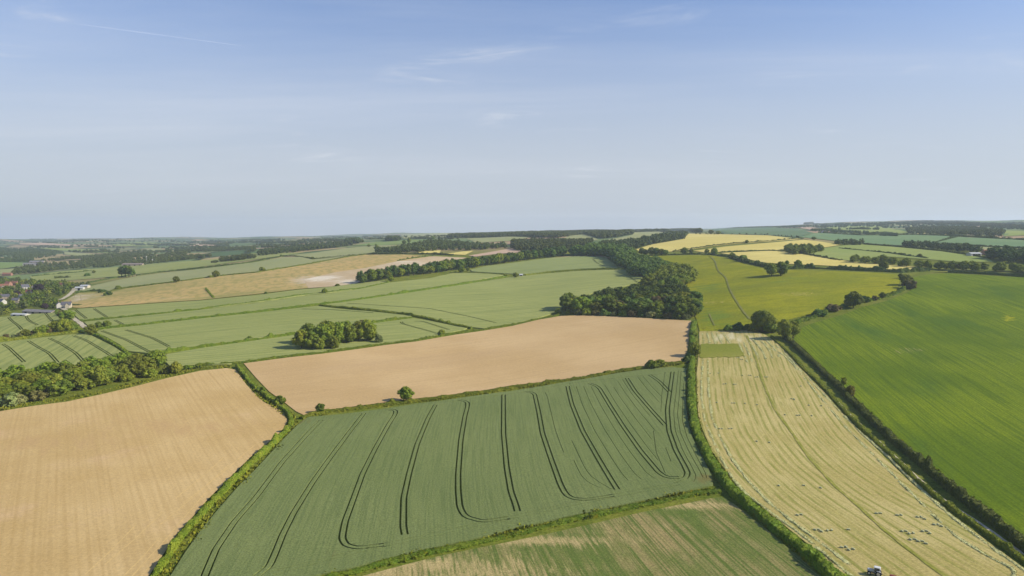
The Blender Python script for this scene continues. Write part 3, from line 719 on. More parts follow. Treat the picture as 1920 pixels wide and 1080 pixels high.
def leaf_faces(rng, cen, nrm, size, spread=.42):
    """one four-sided leaf spray per row: position, rough facing, size -> verts, quads"""
    n = len(cen)
    d = nrm + rng.normal(0, spread, (n, 3)); d /= np.linalg.norm(d, axis=1)[:, None] + 1e-9
    t = np.cross(d, rng.normal(0, 1, (n, 3))); t /= np.linalg.norm(t, axis=1)[:, None] + 1e-9
    b = np.cross(d, t)
    s = size * rng.uniform(.6, 1.3, (n, 1)); s2 = s * rng.uniform(.55, 1.0, (n, 1))
    V = np.stack([cen - t * s - b * s2 * .4, cen + t * s * .2 - b * s2, cen + t * s + b * s2 * .3, cen - t * s * .1 + b * s2], 1).reshape(-1, 3)
    F = np.arange(4 * n).reshape(n, 4)
    return V, F
def crown_arrays(seed, H, R, base=.18, blobs=20, leaves=95, lsize=.55, top=1.0, core=1, squash=1.0):
    """clumped crown: leaf sprays over many lumps with an opaque heart to each lump; quads (core tris as degenerate-free quads kept apart)"""
    rng = np.random.default_rng(seed)
    zc = H * (base + (1 - base) * .5); hz = H * (1 - base) * .5
    C, Rb = [], []
    for k in range(blobs):
        ga = k * 2.39996 + rng.uniform(-.4, .4)
        cz = 1 - 2 * (k + .5) / blobs
        rr = math.sqrt(max(0, 1 - cz * cz))
        shell = rng.uniform(.42, .92)
        wz = 1.0 if cz > 0 else .85
        c = np.array([math.cos(ga) * rr * R * shell, math.sin(ga) * rr * R * shell, zc + cz * hz * .72 * wz])
        if top < 1: c[:2] *= 1 - (1 - top) * max(0, cz)
        C.append(c); Rb.append(rng.uniform(.24, .48) * R * (.85 if cz > .3 else 1.0))
    C.append(np.array([0, 0, zc])); Rb.append(.6 * min(R, hz))
    C = np.array(C); Rb = np.array(Rb)
    LV, LF, CV, CF = [], [], [], []; nl = nc = 0
    for k, (c, r) in enumerate(zip(C, Rb)):
        if k < blobs:
            d = rng.normal(0, 1, (leaves, 3)); d /= np.linalg.norm(d, axis=1)[:, None]
            rad = r * (1 + rng.normal(0, .10, (leaves, 1)))
            p = c + d * rad * np.array([1, 1, squash])
            # drop what another lump hides
            dd = np.linalg.norm(p[:, None, :] - C[None], axis=2) / Rb[None]
            dd[:, k] = 9
            keep = (dd.min(1) > .82) & (p[:, 2] > .04 * H)
            v, f = leaf_faces(rng, p[keep], d[keep] + np.array([0, 0, .25]), lsize)
            LV.append(v); LF.append(f + nl); nl += len(v)
        iv, if_ = (ICO1 if core else ICO0)
        q = c + iv * r * .80 * (1 + rng.normal(0, .10, (len(iv), 1))) * np.array([1, 1, squash])
        q[:, 2] = np.maximum(q[:, 2], .03 * H)
        CV.append(q); CF.append(if_ + nc); nc += len(q)
    return np.vstack(LV), np.vstack(LF), np.vstack(CV), np.vstack(CF)
def merge(LV, LF, CV, CF):
    V = np.vstack([LV, CV])
    tri = np.vstack([LF[:, [0, 1, 2]], LF[:, [0, 2, 3]], CF + len(LV)])
    return V, tri
def trunk_arrays(seed, H, R, base):
    rng = np.random.default_rng(seed + 500)
    V, F = [], []
    def tube(p0, p1, r0, r1, n=7):
        p0, p1 = np.array(p0, float), np.array(p1, float)
        d = p1 - p0; d /= np.linalg.norm(d)
        a = np.cross(d, [0.3, 1, 0.1]); a /= np.linalg.norm(a); b = np.cross(d, a)
        k = sum(len(v) for v in V)
        mid = (p0 + p1) / 2 + rng.normal(0, .06, 3) * np.linalg.norm(p1 - p0) * .4
        rings = []
        for p, r in ((p0, r0), (mid, (r0 + r1) / 2), (p1, r1)):
            rings.append([p + (a * math.cos(t) + b * math.sin(t)) * r for t in np.linspace(0, 2 * math.pi, n, endpoint=False)])
        V.append(np.array(rings).reshape(-1, 3))
        for j in range(2):
            for i in range(n):
                F.append((k + j * n + i, k + j * n + (i + 1) % n, k + (j + 1) * n + (i + 1) % n, k + (j + 1) * n + i))
    t = H * .028
    fork = H * (base + .14)
    tube((0, 0, -.6), (0, 0, fork), t * 1.25, t * .85)
    for k in range(5):
        an = k * 1.257 + rng.uniform(-.3, .3)
        tube((0, 0, fork * rng.uniform(.7, 1)), (math.cos(an) * R * .55, math.sin(an) * R * .55, fork + H * rng.uniform(.15, .32)), t * .6, t * .2, 5)
    tube((0, 0, fork), (rng.uniform(-.3, .3), rng.uniform(-.3, .3), H * .85), t * .8, t * .15)
    return np.vstack(V), np.array(F)

PROTO = {}
def proto(key, seed, H, R, base, mat, **kw):
    cv = crown_arrays(seed, H, R, base, **kw)
    V, F = merge(*cv)
    cm = mesh_obj('crown', V, F, mat, link=False).data
    tv, tf = trunk_arrays(seed, H, R, base)
    tm = mesh_obj('trunk', tv, tf, M_BARK, link=False, smooth=True).data
    PROTO[key] = (H, R, cm, tm)
for k, (key, mat) in enumerate([('oak', ML_OAK), ('oak', ML_OAK), ('dark', ML_DARK), ('dark', ML_DARK), ('light', ML_LIGHT), ('light', ML_LIGHT), ('pale', ML_GREYG), ('copper', ML_COPPER), ('russet', ML_RUSSET)]):
    pass
proto('oak0', 11, 14, 6.2, .10, ML_OAK, blobs=26, leaves=110)
proto('oak1', 12, 15, 5.6, .12, ML_OAK, blobs=22, leaves=110)
proto('oak2', 13, 13, 6.0, .08, ML_LIGHT, blobs=24, leaves=110)
proto('light0', 14, 14, 5.2, .10, ML_LIGHT, blobs=22, leaves=110)
proto('dark0', 15, 18, 6.4, .10, ML_DARK, blobs=30, leaves=100, lsize=.6)
proto('dark1', 16, 19, 5.6, .10, ML_DARK, blobs=28, leaves=100, lsize=.6, top=.75)
proto('dark2', 17, 17, 6.8, .08, ML_OAK, blobs=30, leaves=100, lsize=.6)
proto('tall0', 18, 20, 4.8, .12, ML_DARK, blobs=26, leaves=100, lsize=.55, top=.7)
proto('pale0', 19, 12, 5.0, .06, ML_GREYG, blobs=20, leaves=100)
proto('russet0', 20, 12, 5.0, .08, ML_RUSSET, blobs=20, leaves=100)
proto('copper0', 21, 13, 5.6, .08, ML_COPPER, blobs=20, leaves=90)
proto('yellow0', 22, 9, 5.0, .03, ML_YELLOW, blobs=18, leaves=110, lsize=.45)
proto('open0', 23, 14, 7.6, .10, ML_OAK, blobs=30, leaves=110, lsize=.5)
proto('thin0', 24, 12, 3.0, .30, ML_LIGHT, blobs=12, leaves=80, lsize=.4)

def tree(key, xy, h, label, group=None, wide=1.0, name='tree', cat='tree', sink=.3):
    H, R, cm, tm = PROTO[key]
    s = h / H
    t = empty(name, (xy[0], xy[1], zs(*xy) - sink), random.uniform(0, 6.28))
    t.scale = (s * wide, s * wide, s)
    for nm, me in (('crown', cm), ('trunk', tm)):
        o = bpy.data.objects.new(nm, me); COL.objects.link(o); o.parent = t
    return tag(t, label, cat, group)
BUSH = {}
def bush_proto(key, seed, mat, **kw):
    V, F = merge(*crown_arrays(seed, 3.0, 1.9, -.15, **kw))
    V[:, 2] = np.maximum(V[:, 2], -.25)
    BUSH[key] = mesh_obj('bush', V, F, mat, link=False).data
bush_proto('green', 31, ML_OAK, blobs=16, leaves=90, lsize=.26)
bush_proto('light', 32, ML_LIGHT, blobs=14, leaves=90, lsize=.26)
bush_proto('dark', 33, ML_DARK, blobs=15, leaves=90, lsize=.26)
bush_proto('russet', 34, ML_RUSSET, blobs=15, leaves=90, lsize=.26)
bush_proto('pale', 35, ML_GREYG, blobs=15, leaves=90, lsize=.26)
def bush(key, xy, h, label, group=None, wide=1.0, name='bush'):
    o = bpy.data.objects.new(name, BUSH[key]); COL.objects.link(o)
    o.location = (xy[0], xy[1], zs(*xy) - .1); s = h / 3.0
    o.scale = (s * wide, s * wide, s); o.rotation_euler = (0, 0, random.uniform(0, 6.28))
    return tag(o, label, 'bush', group)

# ------------------------------------------------------------------ hedges
def noise1(rng, s, lam):
    t = rng.uniform(-1, 1, int(s[-1] / lam) + 4)
    x = s / lam; i = x.astype(int); f = x - i; f = f * f * (3 - 2 * f)
    return t[i] * (1 - f) + t[i + 1] * f
HN = [0]
def hedge(label, px, w, h, mat=None, rag=.22, name='hedge', leaf=None, dens_leaf=1.0, lift_by=0.0, spike=1.6):
    HN[0] += 1
    rng = np.random.default_rng(900 + HN[0])
    L = smooth_line(world_at(dens(px, 12)), 2)
    r0 = dist_of(L)
    L, s = resample(L, max(.7, r0 / 520))
    d = np.gradient(L, axis=0); d /= np.hypot(d[:, 0], d[:, 1])[:, None]
    n = np.stack([-d[:, 1], d[:, 0]], 1)
    K = 9; m = len(L)
    hh = h * (1 + rag * (noise1(rng, s, 6) + noise1(rng, s, 2.1) * .7 + noise1(rng, s, 25) * .5)) * (1 + spike * np.maximum(0, noise1(rng, s, 5.5) - .42) * np.maximum(0, noise1(rng, s, 45) + .35))
    ww = w * (1 + rag * .8 * (noise1(rng, s, 5) + noise1(rng, s, 1.9) * .6))
    shift = noise1(rng, s, 14) * w * .12
    th = np.linspace(0, math.pi, K)
    prof = np.stack([np.sign(np.cos(th)) * np.abs(np.cos(th)) ** .65, np.sin(th) ** .6], 1)
    z0 = height(L[:, 0], L[:, 1]) + lift_by
    V = np.zeros((m, K, 3))
    for k in range(K):
        j = 1 + rng.normal(0, .08, m)
        o = n * (prof[k, 0] * ww * .5 * j + shift)[:, None]
        V[:, k, :2] = L + o
        V[:, k, 2] = z0 - .25 + prof[k, 1] * hh * j
    core = V.reshape(-1, 3)
    I, J = np.meshgrid(np.arange(m - 1), np.arange(K - 1), indexing='ij')
    q = np.stack([I * K + J, I * K + J + 1, (I + 1) * K + J + 1, (I + 1) * K + J], -1).reshape(-1, 4)
    tri = [q[:, [0, 1, 2]], q[:, [0, 2, 3]], np.array([(0, k + 1, k) for k in range(1, K - 1)]), np.array([((m - 1) * K, (m - 1) * K + k, (m - 1) * K + k + 1) for k in range(1, K - 1)])]
    ls = leaf or max(.22, r0 / 2100)
    nl = int(min(60000, s[-1] * (w + 2 * h) / (ls * ls) * .42 * dens_leaf))
    si = rng.uniform(0, m - 1.01, nl); ii = si.astype(int); f = (si - ii)[:, None]
    kk = rng.uniform(.3, K - 1.3, nl); ki = kk.astype(int); fk = (kk - ki)[:, None]
    P = (V[ii, ki] * (1 - f) + V[ii + 1, ki] * f) * (1 - fk) + (V[ii, ki + 1] * (1 - f) + V[ii + 1, ki + 1] * f) * fk
    a = th[ki] + fk[:, 0] * (th[1])
    N = np.column_stack([n[ii] * np.cos(a)[:, None], np.sin(a)])
    P = P + N * rng.uniform(-.3, 1.0, (nl, 1)) * ls * .8
    lv, lf = leaf_faces(rng, P, N, ls, .7)
    k0 = len(core)
    tri += [lf[:, [0, 1, 2]] + k0, lf[:, [0, 2, 3]] + k0]
    o = mesh_obj(name, np.vstack([core, lv]), np.vstack(tri), mat or ML_HEDGE)
    return tag(o, label, 'hedge')

# ------------------------------------------------------------------ rough grass and far woods, too many to count
def grass(label, strips, n_per_m2, h, mat, name='rough_grass'):
    """strips: (pixel line, width in metres); tufts of blades"""
    rng = np.random.default_rng(77 + len(strips)); P = []
    for px, w in strips:
        L, s = resample(smooth_line(world_at(dens(px, 12)), 2), 1.0)
        d = np.gradient(L, axis=0); d /= np.hypot(d[:, 0], d[:, 1])[:, None]
        n = np.stack([-d[:, 1], d[:, 0]], 1)
        k = int(s[-1] * w * n_per_m2)
        i = rng.integers(0, len(L), k)
        P.append(L[i] + n[i] * rng.uniform(-.5, .5, (k, 1)) * w + rng.normal(0, .4, (k, 2)))
    P = np.vstack(P); z = height(P[:, 0], P[:, 1]); k = len(P)
    cl = (np.sin(P[:, 0] * .35) * np.sin(P[:, 1] * .27 + 1) + np.sin(P[:, 0] * .11 + P[:, 1] * .13))
    c = np.column_stack([P, z + h * .4])
    hh = h * rng.uniform(.5, 1.3, k) * (1 + .3 * cl)
    a = rng.uniform(0, 6.28, k); w = hh * rng.uniform(.5, .9, k)
    dx, dy = np.cos(a) * w, np.sin(a) * w
    lx, ly = rng.normal(0, .35, k) * hh, rng.normal(0, .35, k) * hh
    V = np.stack([np.column_stack([P[:, 0] - dx, P[:, 1] - dy, z - .05]), np.column_stack([P[:, 0] + dx, P[:, 1] + dy, z - .05]), np.column_stack([P[:, 0] + lx + dx * .35, P[:, 1] + ly + dy * .35, z + hh]), np.column_stack([P[:, 0] + lx - dx * .35, P[:, 1] + ly - dy * .35, z + hh * .9])], 1).reshape(-1, 3)
    F = np.arange(4 * k).reshape(k, 4)
    o = mesh_obj(name, V, F, mat)
    return tag(o, label, 'grass', kind='stuff')
LOW = []
for k in range(6):
    LOW.append(merge(*crown_arrays(60 + k, 1.0, .42, .02, blobs=11, leaves=16, lsize=.085, core=0)))
MIDS = []
for k in range(5):
    MIDS.append(merge(*crown_arrays(80 + k, 1.0, .40, .05, blobs=18, leaves=60, lsize=.042, core=0)))
MLEAF_OF = {'oak0': ML_OAK, 'dark0': ML_DARK, 'dark2': ML_OAK, 'oak1': ML_OAK}
def wood_mesh(name, label, P, hs, mat, wide=1.0, kind='stuff', cat=None, lib=None):
    lib = lib or LOW
    rng = np.random.default_rng(int(abs(P[:, 0].sum())) % 9999)
    Vs, Fs = [], []; n = 0
    z = height(P[:, 0], P[:, 1])
    for (x, y), zz, h in zip(P, z, hs):
        V, F = lib[rng.integers(0, len(lib))]
        a = rng.uniform(0, 6.28); c, s_ = math.cos(a), math.sin(a)
        w = h * wide * rng.uniform(.85, 1.25)
        X = np.column_stack([(V[:, 0] * c - V[:, 1] * s_) * w + x, (V[:, 0] * s_ + V[:, 1] * c) * w + y, V[:, 2] * h + zz - .3])
        Vs.append(X); Fs.append(F + n); n += len(V)
    o = mesh_obj(name, np.vstack(Vs), np.vstack(Fs), mat)
    return tag(o, label, cat, kind=kind)
def scatter(poly_px, gap, seed, jitter=.45):
    """tree stations over a surveyed patch of ground"""
    rng = np.random.default_rng(seed)
    poly = world_at(dens(poly_px, 6, True))
    a, b = poly.min(0), poly.max(0)
    out = []
    for j, y in enumerate(np.arange(a[1], b[1], gap * .87)):
        for x in np.arange(a[0] + (j % 2) * gap / 2, b[0], gap):
            out.append((x + rng.uniform(-1, 1) * gap * jitter, y + rng.uniform(-1, 1) * gap * jitter))
    out = np.array(out) if out else np.zeros((0, 2))
    return out[inside(poly, out)] if len(out) else out
def along(px, gap, seed, jit=.25, rows=1, row_gap=6):
    rng = np.random.default_rng(seed)
    L, s = resample(smooth_line(world_at(dens(px, 12)), 1), gap)
    d = np.gradient(L, axis=0); d /= np.hypot(d[:, 0], d[:, 1])[:, None]
    n = np.stack([-d[:, 1], d[:, 0]], 1)
    out = []
    for k in range(rows):
        out.append(L + n * (k * row_gap) + d * (k % 2) * gap * .5 + rng.normal(0, gap * jit, L.shape))
    return np.vstack(out)


# ------------------------------------------------------------------ hedges that stand alone
hedge('bushy hedge between the bare field and the tramlined wheat at lower left', [(443,688),(470,718),(490,737),(515,757),(540,775),(548,790),(541,806),(522,826),(500,847),(483,858),(437,903),(397,943),(364,981),(339,1008),(311,1050),(287,1086),(245,1150)], 2.6, 2.1, rag=.35)
hedge('hedge between the sandy middle field and the tramlined wheat', [(565,786),(585,779),(610,774),(655,769),(730,759),(780,752),(830,747),(905,737),(960,728),(1010,722),(1085,711),(1160,697),(1210,691),(1247,685),(1284,681)], 3.6, 2.0, rag=.25)
hedge('thick hedge between the tramlined wheat and the mown field', [(1301,604),(1297,630),(1299,655),(1297,680),(1296,715),(1297,755),(1300,785),(1306,815),(1322,846),(1340,880),(1358,908),(1377,926)], 4.6, 3.0, rag=.28)
hedge('thick hedge between the weedy field and the mown field', [(1377,926),(1400,948),(1440,980),(1477,1010),(1510,1037),(1540,1066),(1580,1100),(1640,1160)], 4.4, 2.9, rag=.25)
hedge('long grassy hedge bank below the tramlined wheat', [(1352,923),(1310,925),(1275,934),(1185,952),(1060,978),(960,1004),(880,1022),(805,1037),(717,1057),(655,1075),(610,1087)], 3.4, 1.1, rag=.3)
hedge('low sunlit hedge along the edge of the mown field', [(1447,632),(1463,647),(1485,668),(1505,690),(1527,711),(1553,737),(1590,779),(1635,822),(1677,861),(1715,898),(1752,930),(1790,958),(1840,994),(1920,1053),(1990,1103)], 2.4, 1.5, rag=.3)
hedge('tall dark hedge along the bright green field', [(1470,633),(1488,648),(1515,672),(1540,696),(1562,717),(1592,748),(1629,786),(1667,820),(1695,846),(1735,879),(1765,904),(1800,935),(1850,972),(1920,1027),(1990,1078),(2060,1120)], 4.0, 3.4, ML_HEDGED, rag=.25)
hedge('scrubby hedge curving between the meadow and the bright green field', [(1492,607),(1515,600),(1545,587),(1575,577),(1605,569),(1650,560),(1680,551),(1700,540)], 5.0, 2.6, rag=.45)
hedge('dark hedge between the long barley field and the meadow', [(1440,503),(1487,505),(1510,503),(1560,505),(1620,508),(1690,511),(1740,508)], 6.0, 4.5, ML_HEDGED, rag=.4)
hedge('dark trimmed hedge behind the bright green field', [(1777,511),(1840,514),(1920,519),(2020,525)], 2.6, 3.2, ML_HEDGED, rag=.1)
hedge('hedge rising from the meadow corner to the barley', [(1370,483),(1390,490),(1412,495),(1440,503)], 6.5, 4.0, ML_HEDGED, rag=.45)
hedge('thin hedge under the row of trees above the meadow', [(1192,480),(1235,479),(1290,477),(1330,477),(1370,482)], 4.0, 2.2, ML_HEDGED, rag=.4)
hedge('clipped hedge curving down to the dense left wood', [(172,626),(185,631),(200,638),(225,653),(242,666)], 3.2, 2.2, rag=.25)
hedge('long hedge nearest the stony hillside', [(150,603),(225,596),(370,581),(480,567),(580,552),(615,549),(680,541),(730,530)], 2.8, 2.0, rag=.25)
hedge('long hedge running from the farm lane to a white shed', [(180,618),(207,615),(262,610),(375,597),(480,586),(595,572),(680,562),(780,546),(855,535),(950,519)], 3.2, 2.3, rag=.25)
hedge('long hedge passing behind the round copse', [(290,665),(375,652),(480,638),(530,631),(600,620),(690,607),(735,600),(772,596)], 3.6, 2.2, rag=.3)
hedge('hedge forking across the pale corn to the bare field', [(600,573),(640,577),(692,583),(767,591),(805,599),(855,612),(884,617)], 4.2, 2.2, rag=.3)
hedge('hedge along the far edge of the sandy middle field', [(345,688),(400,684),(440,682),(500,675),(540,669),(605,661),(720,646),(780,639),(855,626),(905,619),(960,610),(1010,599),(1048,591)], 3.4, 1.6, rag=.3)
hedge('short hedge across the pale corn below the belt of trees', [(850,512),(880,512),(915,514),(952,517)], 2.8, 1.8, rag=.2)
hedge('hedge from the white shed to the winding wood', [(985,517),(1022,512),(1085,507),(1135,505),(1172,506)], 3.2, 2.2, rag=.25)
hedge('hedge bank with bushes below the left row of trees', [(-60,650),(0,640),(50,634),(100,627),(140,622),(160,619)], 6.0, 2.2, rag=.35)
hedge('scrubby lane side hedge by the round tree', [(104,584),(112,592),(125,603),(140,612),(150,620),(160,625)], 4.5, 2.6, rag=.45)
hedge('hedge between the stony hillside and dull pasture', [(218,542),(325,529),(425,516),(480,511),(580,495),(655,481),(687,477)], 3.0, 1.6, rag=.35)
hedge('dark hedge below the corn on the left hill', [(256,517),(300,511),(375,503),(440,496),(480,491),(530,481)], 3.2, 2.4, ML_HEDGED, rag=.3)
hedge('thin hedge from the leaning clump to the village', [(165,531),(190,526),(225,520),(250,516)], 3.4, 2.2, ML_HEDGED, rag=.3)
hedge('hedge curving over the pale hill pasture', [(530,480),(560,481),(587,486),(635,481),(685,477)], 3.0, 2.0, ML_HEDGED, rag=.4)
hedge('short hedge crossing the stony hillside', [(386,542),(392,550),(401,559)], 2.5, 1.8, rag=.3)
hedge('dark bank along the wood above the stony hillside', [(690,477),(755,476),(810,477),(850,479)], 6.0, 3.0, ML_HEDGED, rag=.4)
hedge('dotted hedge between the chalky soil and buff field', [(745,490),(765,486),(790,483),(812,480)], 3.5, 1.8, ML_HEDGED, rag=.9)
hedge('hedge between the two upper barley fields', [(1262,472),(1305,466),(1330,462),(1385,456),(1440,453),(1505,447)], 4.0, 2.4, ML_HEDGED, rag=.3)
hedge('hedge above the long barley field', [(1350,474),(1385,472),(1440,470.5),(1480,471)], 3.6, 2.2, ML_HEDGED, rag=.3)
hedge('broken hedge between the barley and the yellow green field', [(1497,475),(1530,481),(1560,487),(1577,489)], 4.5, 2.6, ML_HEDGED, rag=.8)
hedge('dotted hedge across the yellow green field', [(1573,466),(1615,470),(1665,475),(1700,480),(1740,485)], 3.8, 2.4, ML_HEDGED, rag=.5)
hedge('hedge between the yellow green and grey green fields', [(1620,458),(1690,463),(1765,471),(1800,476),(1855,485)], 4.0, 2.4, ML_HEDGED, rag=.4)
hedge('far hedge along the grey green fields', [(1535,437),(1615,442),(1715,441),(1795,443),(1860,447),(1920,451),(2000,454)], 6.0, 4.0, ML_HEDGED, rag=.5)
hedge('far hedge dividing the grey green fields', [(1752,456),(1775,449),(1797,444)], 4.0, 2.5, ML_HEDGED, rag=.4)
hedge('hedge above the pale field near the right farm', [(1787,460),(1850,463),(1920,466.5),(2000,471)], 5.0, 3.2, ML_HEDGED, rag=.3)
hedge('dark hedge on the valley field left of the leaning clump', [(60,519),(100,515),(150,511),(172,508)], 4.0, 3.0, ML_HEDGED, rag=.5)
hedge('bushy hedge mound on the small valley field', [(102,523),(120,521),(131,521)], 6.0, 4.0, ML_HEDGED, rag=.4)
hedge('short clipped hedge beside the white cottage', [(134,573),(151,572.5)], 3.0, 1.8, ML_HEDGED, rag=.1)
hedge('hedge above the chalk road', [(142,549),(160,547),(178,545),(200,546)], 4.0, 2.2, ML_HEDGED, rag=.3)

grass('long rough grass along the field banks', [
    ([(451,698),(474,726),(495,748),(520,766),(545,782),(551,800),(535,824),(505,855),(465,893),(418,943),(382,985),(358,1016),(330,1052),(302,1095)], 5.5),
    ([(1340,921),(1272,930),(1185,949),(1060,975),(960,1000),(805,1034),(655,1072),(600,1085)], 6.5),
    ([(0,768),(62,757),(125,749),(187,736),(250,721),(312,705),(375,691),(430,687)], 8.0),
    ([(560,662),(640,655),(700,648),(760,640)], 6.0),
    ([(572,783),(655,768),(780,754),(905,739),(1010,724),(1160,699),(1270,683)], 5.0),
    ([(1300,640),(1298,700),(1299,760),(1306,812),(1330,855),(1372,918),(1440,977),(1540,1064)], 6.0),
    ([(1495,650),(1520,673),(1575,723),(1630,777),(1690,833),(1770,897),(1850,962),(1920,1016)], 4.0),
    ([(1318,618),(1360,618),(1420,616)], 9.0)], 1.1, .75, M_VERGE)

grass('taller uncut grass standing in the green square of the mown field', [([(1314,v), (1345,v), (1380 + (v - 646) * .55,v)], 9.0) for v in (648, 652, 656, 660, 664, 668)], .45, .5, M_GREENPATCH)
# ------------------------------------------------------------------ trees
def pick(rng, ks): return ks[rng.integers(0, len(ks))]
def px_tree(key, u, v, hpx, label, group=None, wide=1.0, **kw):
    w = world_at([(u, v)])[0]
    return tree(key, w, hpx * math.hypot(*w) / F_PX, label, group, wide, **kw)
def px_bush(key, u, v, hpx, label, group=None, wide=1.0):
    w = world_at([(u, v)])[0]
    return bush(key, w, hpx * math.hypot(*w) / F_PX, label, group, wide)
def wood(P, keys, h0, h1, label, group, seed, wide=1.0, keep=999, rest=None):
    """the nearest trees one by one, those behind them as one mass"""
    rng = np.random.default_rng(seed)
    P = P[np.argsort(np.hypot(P[:, 0], P[:, 1]))]
    if len(P) > keep:
        Q = P[keep:]
        wood_mesh('woodland', rest, Q, rng.uniform(h0, h1, len(Q)), MLEAF_OF[keys[0]], 1.05 * wide, lib=MIDS)
        P = P[:keep]
    for p in P:
        tree(pick(rng, keys), p, rng.uniform(h0 * .78, h1 * 1.06), label, group, wide * rng.uniform(.85, 1.3))

LEFT_WOOD = [(-90,775),(0,755),(62,747),(125,738),(187,724),(250,709),(300,700),(308,690),(250,687),(150,703),(60,712),(-60,728)]
wood(scatter(LEFT_WOOD, 8.6, 3), ['oak0', 'oak1', 'oak2', 'light0', 'light0', 'oak2', 'dark2'], 9.5, 14.5, 'leafy sunlit tree packed into the dense wood at the left edge', 'trees of the dense left wood', 4, 1.12, 82, 'back of the dense leafy wood at the left edge')
for u, v, h, k in [(20,760,20,'pale'),(36,757,16,'pale'),(70,750,15,'russet'),(98,742,14,'russet'),(110,741,20,'light'),(160,729,18,'light'),(236,714,14,'green'),(282,706,13,'green'),(315,699,13,'light')]:
    px_bush(k, u, v, h, 'bush at the foot of the dense left wood facing the bare field', 'bushes under the dense left wood', 1.3)
px_tree('yellow0', 329, 700, 21, 'yellowish round bush tree at the right tip of the dense left wood', wide=.8)
px_bush('green', 353, 692, 7, 'small low bush in the hedge right of the yellowish tree', wide=1.4)
px_bush('light', 372, 690, 9, 'small rounded bush on the bank further right of the yellowish tree')

for i, (u, v, h, k, w) in enumerate([(565,655,38,'oak1',1),(585,655,34,'light0',1.1),(580,645,38,'oak2',1.0),(605,650,42,'oak0',1),(618,645,44,'oak1',1),(612,638,36,'oak2',1.1),(637,644,40,'oak0',1),(655,644,38,'light0',1),(648,636,36,'oak1',1),(672,641,40,'dark2',.9),(688,641,42,'oak0',.9),(678,634,36,'russet0',1.1),(695,640,28,'dark2',1),(625,655,26,'oak2',1),(600,657,24,'light0',1)]):
    px_tree(k, u, v, h, 'tall leafy tree crowded in the round copse beside the bare field', 'trees of the round copse', w)
px_bush('pale', 711, 643, 16, 'pale small bush tree just right of the round copse', wide=.9)

WW = ['dark0', 'dark1', 'dark2', 'dark2', 'oak0', 'dark0', 'tall0', 'oak1', 'oak2', 'russet0', 'light0']
LOWER = [(1056,587),(1085,588),(1135,589),(1210,593),(1298,598),(1308,590),(1311,577),(1290,560),(1240,551),(1190,556),(1140,565),(1095,573),(1062,580)]
MID = [(1205,550),(1240,551),(1275,546),(1300,532),(1304,520),(1290,511),(1255,507),(1238,512),(1230,524),(1212,535)]
UPPER = [(1172,510),(1185,517),(1212,524),(1240,515),(1256,507),(1235,498),(1200,490),(1178,492)]
TOP = [(1150,488),(1160,500),(1174,507),(1182,492),(1185,480),(1160,474),(1120,473),(1080,476),(1075,480),(1110,481),(1143,483)]
WG = 'trees of the winding wood'
wood(scatter(LOWER, 12, 5), WW, 14, 19, 'tall dark tree in the broad front of the winding wood', WG + ', front', 6, 1.12, 72, 'dark treetops behind the front trees of the winding wood')
wood(scatter(MID, 13, 7), ['oak1', 'oak2', 'light0', 'dark2'], 13, 17, 'mid green tree in the bend of the winding wood beside the meadow', WG + ', bend', 8, 1.15, 26, 'treetops at the back of the bend of the winding wood')
wood(scatter(UPPER, 13, 9), WW, 15, 20, '', '', 10, 1.1, 0, 'dark narrow neck of the winding wood')
wood(scatter(TOP, 14, 11), WW, 18, 24, '', '', 12, 1.1, 0, 'tall top end of the winding wood by the long belt')
for i, u in enumerate(range(1066, 1300, 17)):
    px_bush(['dark', 'pale', 'green', 'russet'][i % 4], u, 589 + (u - 1066) * .041, 9 + (i * 7) % 5, 'low bush at the foot of the winding wood facing the bare field', 'bushes under the winding wood', 1.3)
px_bush('green', 1046, 588, 10, 'small round bush standing alone left of the winding wood')

BELT = [(678,531),(705,527),(735,521),(775,516),(805,513),(850,507),(900,500),(960,491),(1015,484),(1070,478)]
wood(along(BELT, 14.5, 13, .14), ['dark0', 'dark1', 'tall0', 'dark2'], 16, 21, 'dark tree standing in the long belt above the pale corn', 'trees of the long belt', 14, 1.0)
_bp = along(BELT, 13, 15, .2, 2, 8); _bp = _bp[len(_bp) // 2:]
wood_mesh('woodland', 'second row of trees behind the long belt above the pale corn', _bp, np.random.default_rng(16).uniform(16, 21, len(_bp)), ML_DARK, 1.05, lib=MIDS)
px_tree('oak1', 733, 529, 14, 'lighter tree standing just in front of the long belt near its lower end')
px_tree('light0', 865, 512, 15, 'light green tree in front of the long belt by the short hedge', wide=1.2)
px_tree('oak1', 877, 509, 9, 'small tree just right of the light green one by the long belt')

# trees on their own
px_tree('oak1', 762, 753, 31, 'tall rounded bushy tree alone in the hedge above the tramlined wheat', wide=1.15)
px_tree('light0', 601, 775, 20, 'small round tree at the left end of the hedge above the wheat', wide=1.2)
px_bush('green', 525, 757, 15, 'upright shrub in the hedge at the corner of the bare fields', wide=.9)
px_bush('light', 490, 735, 10, 'low shrub in the hedge between the two bare fields', wide=1.3)
px_bush('green', 1222, 690, 15, 'broad low bush on the hedge at the top right of the wheat', wide=1.35)
px_bush('green', 1238, 686, 12, 'smaller low bush just right of the broad one above the wheat', wide=1.3)
px_tree('oak0', 1302, 668, 27, 'dark rounded tree in the thick hedge beside the uncut grass square', wide=1.0)
px_bush('dark', 1286, 680, 12, 'dark bush where the two hedges meet above the wheat')
px_bush('green', 1299, 630, 10, 'bush in the thick hedge right below the winding wood', wide=1.2)
px_bush('green', 1366, 620, 11, 'leftmost of three dark bushes along the top of the mown field', wide=1.2)
px_bush('dark', 1384, 619, 14, 'largest middle one of three dark bushes along the top of the mown field', wide=1.15)
px_bush('dark', 1400, 619, 11, 'rightmost of three dark bushes along the top of the mown field')
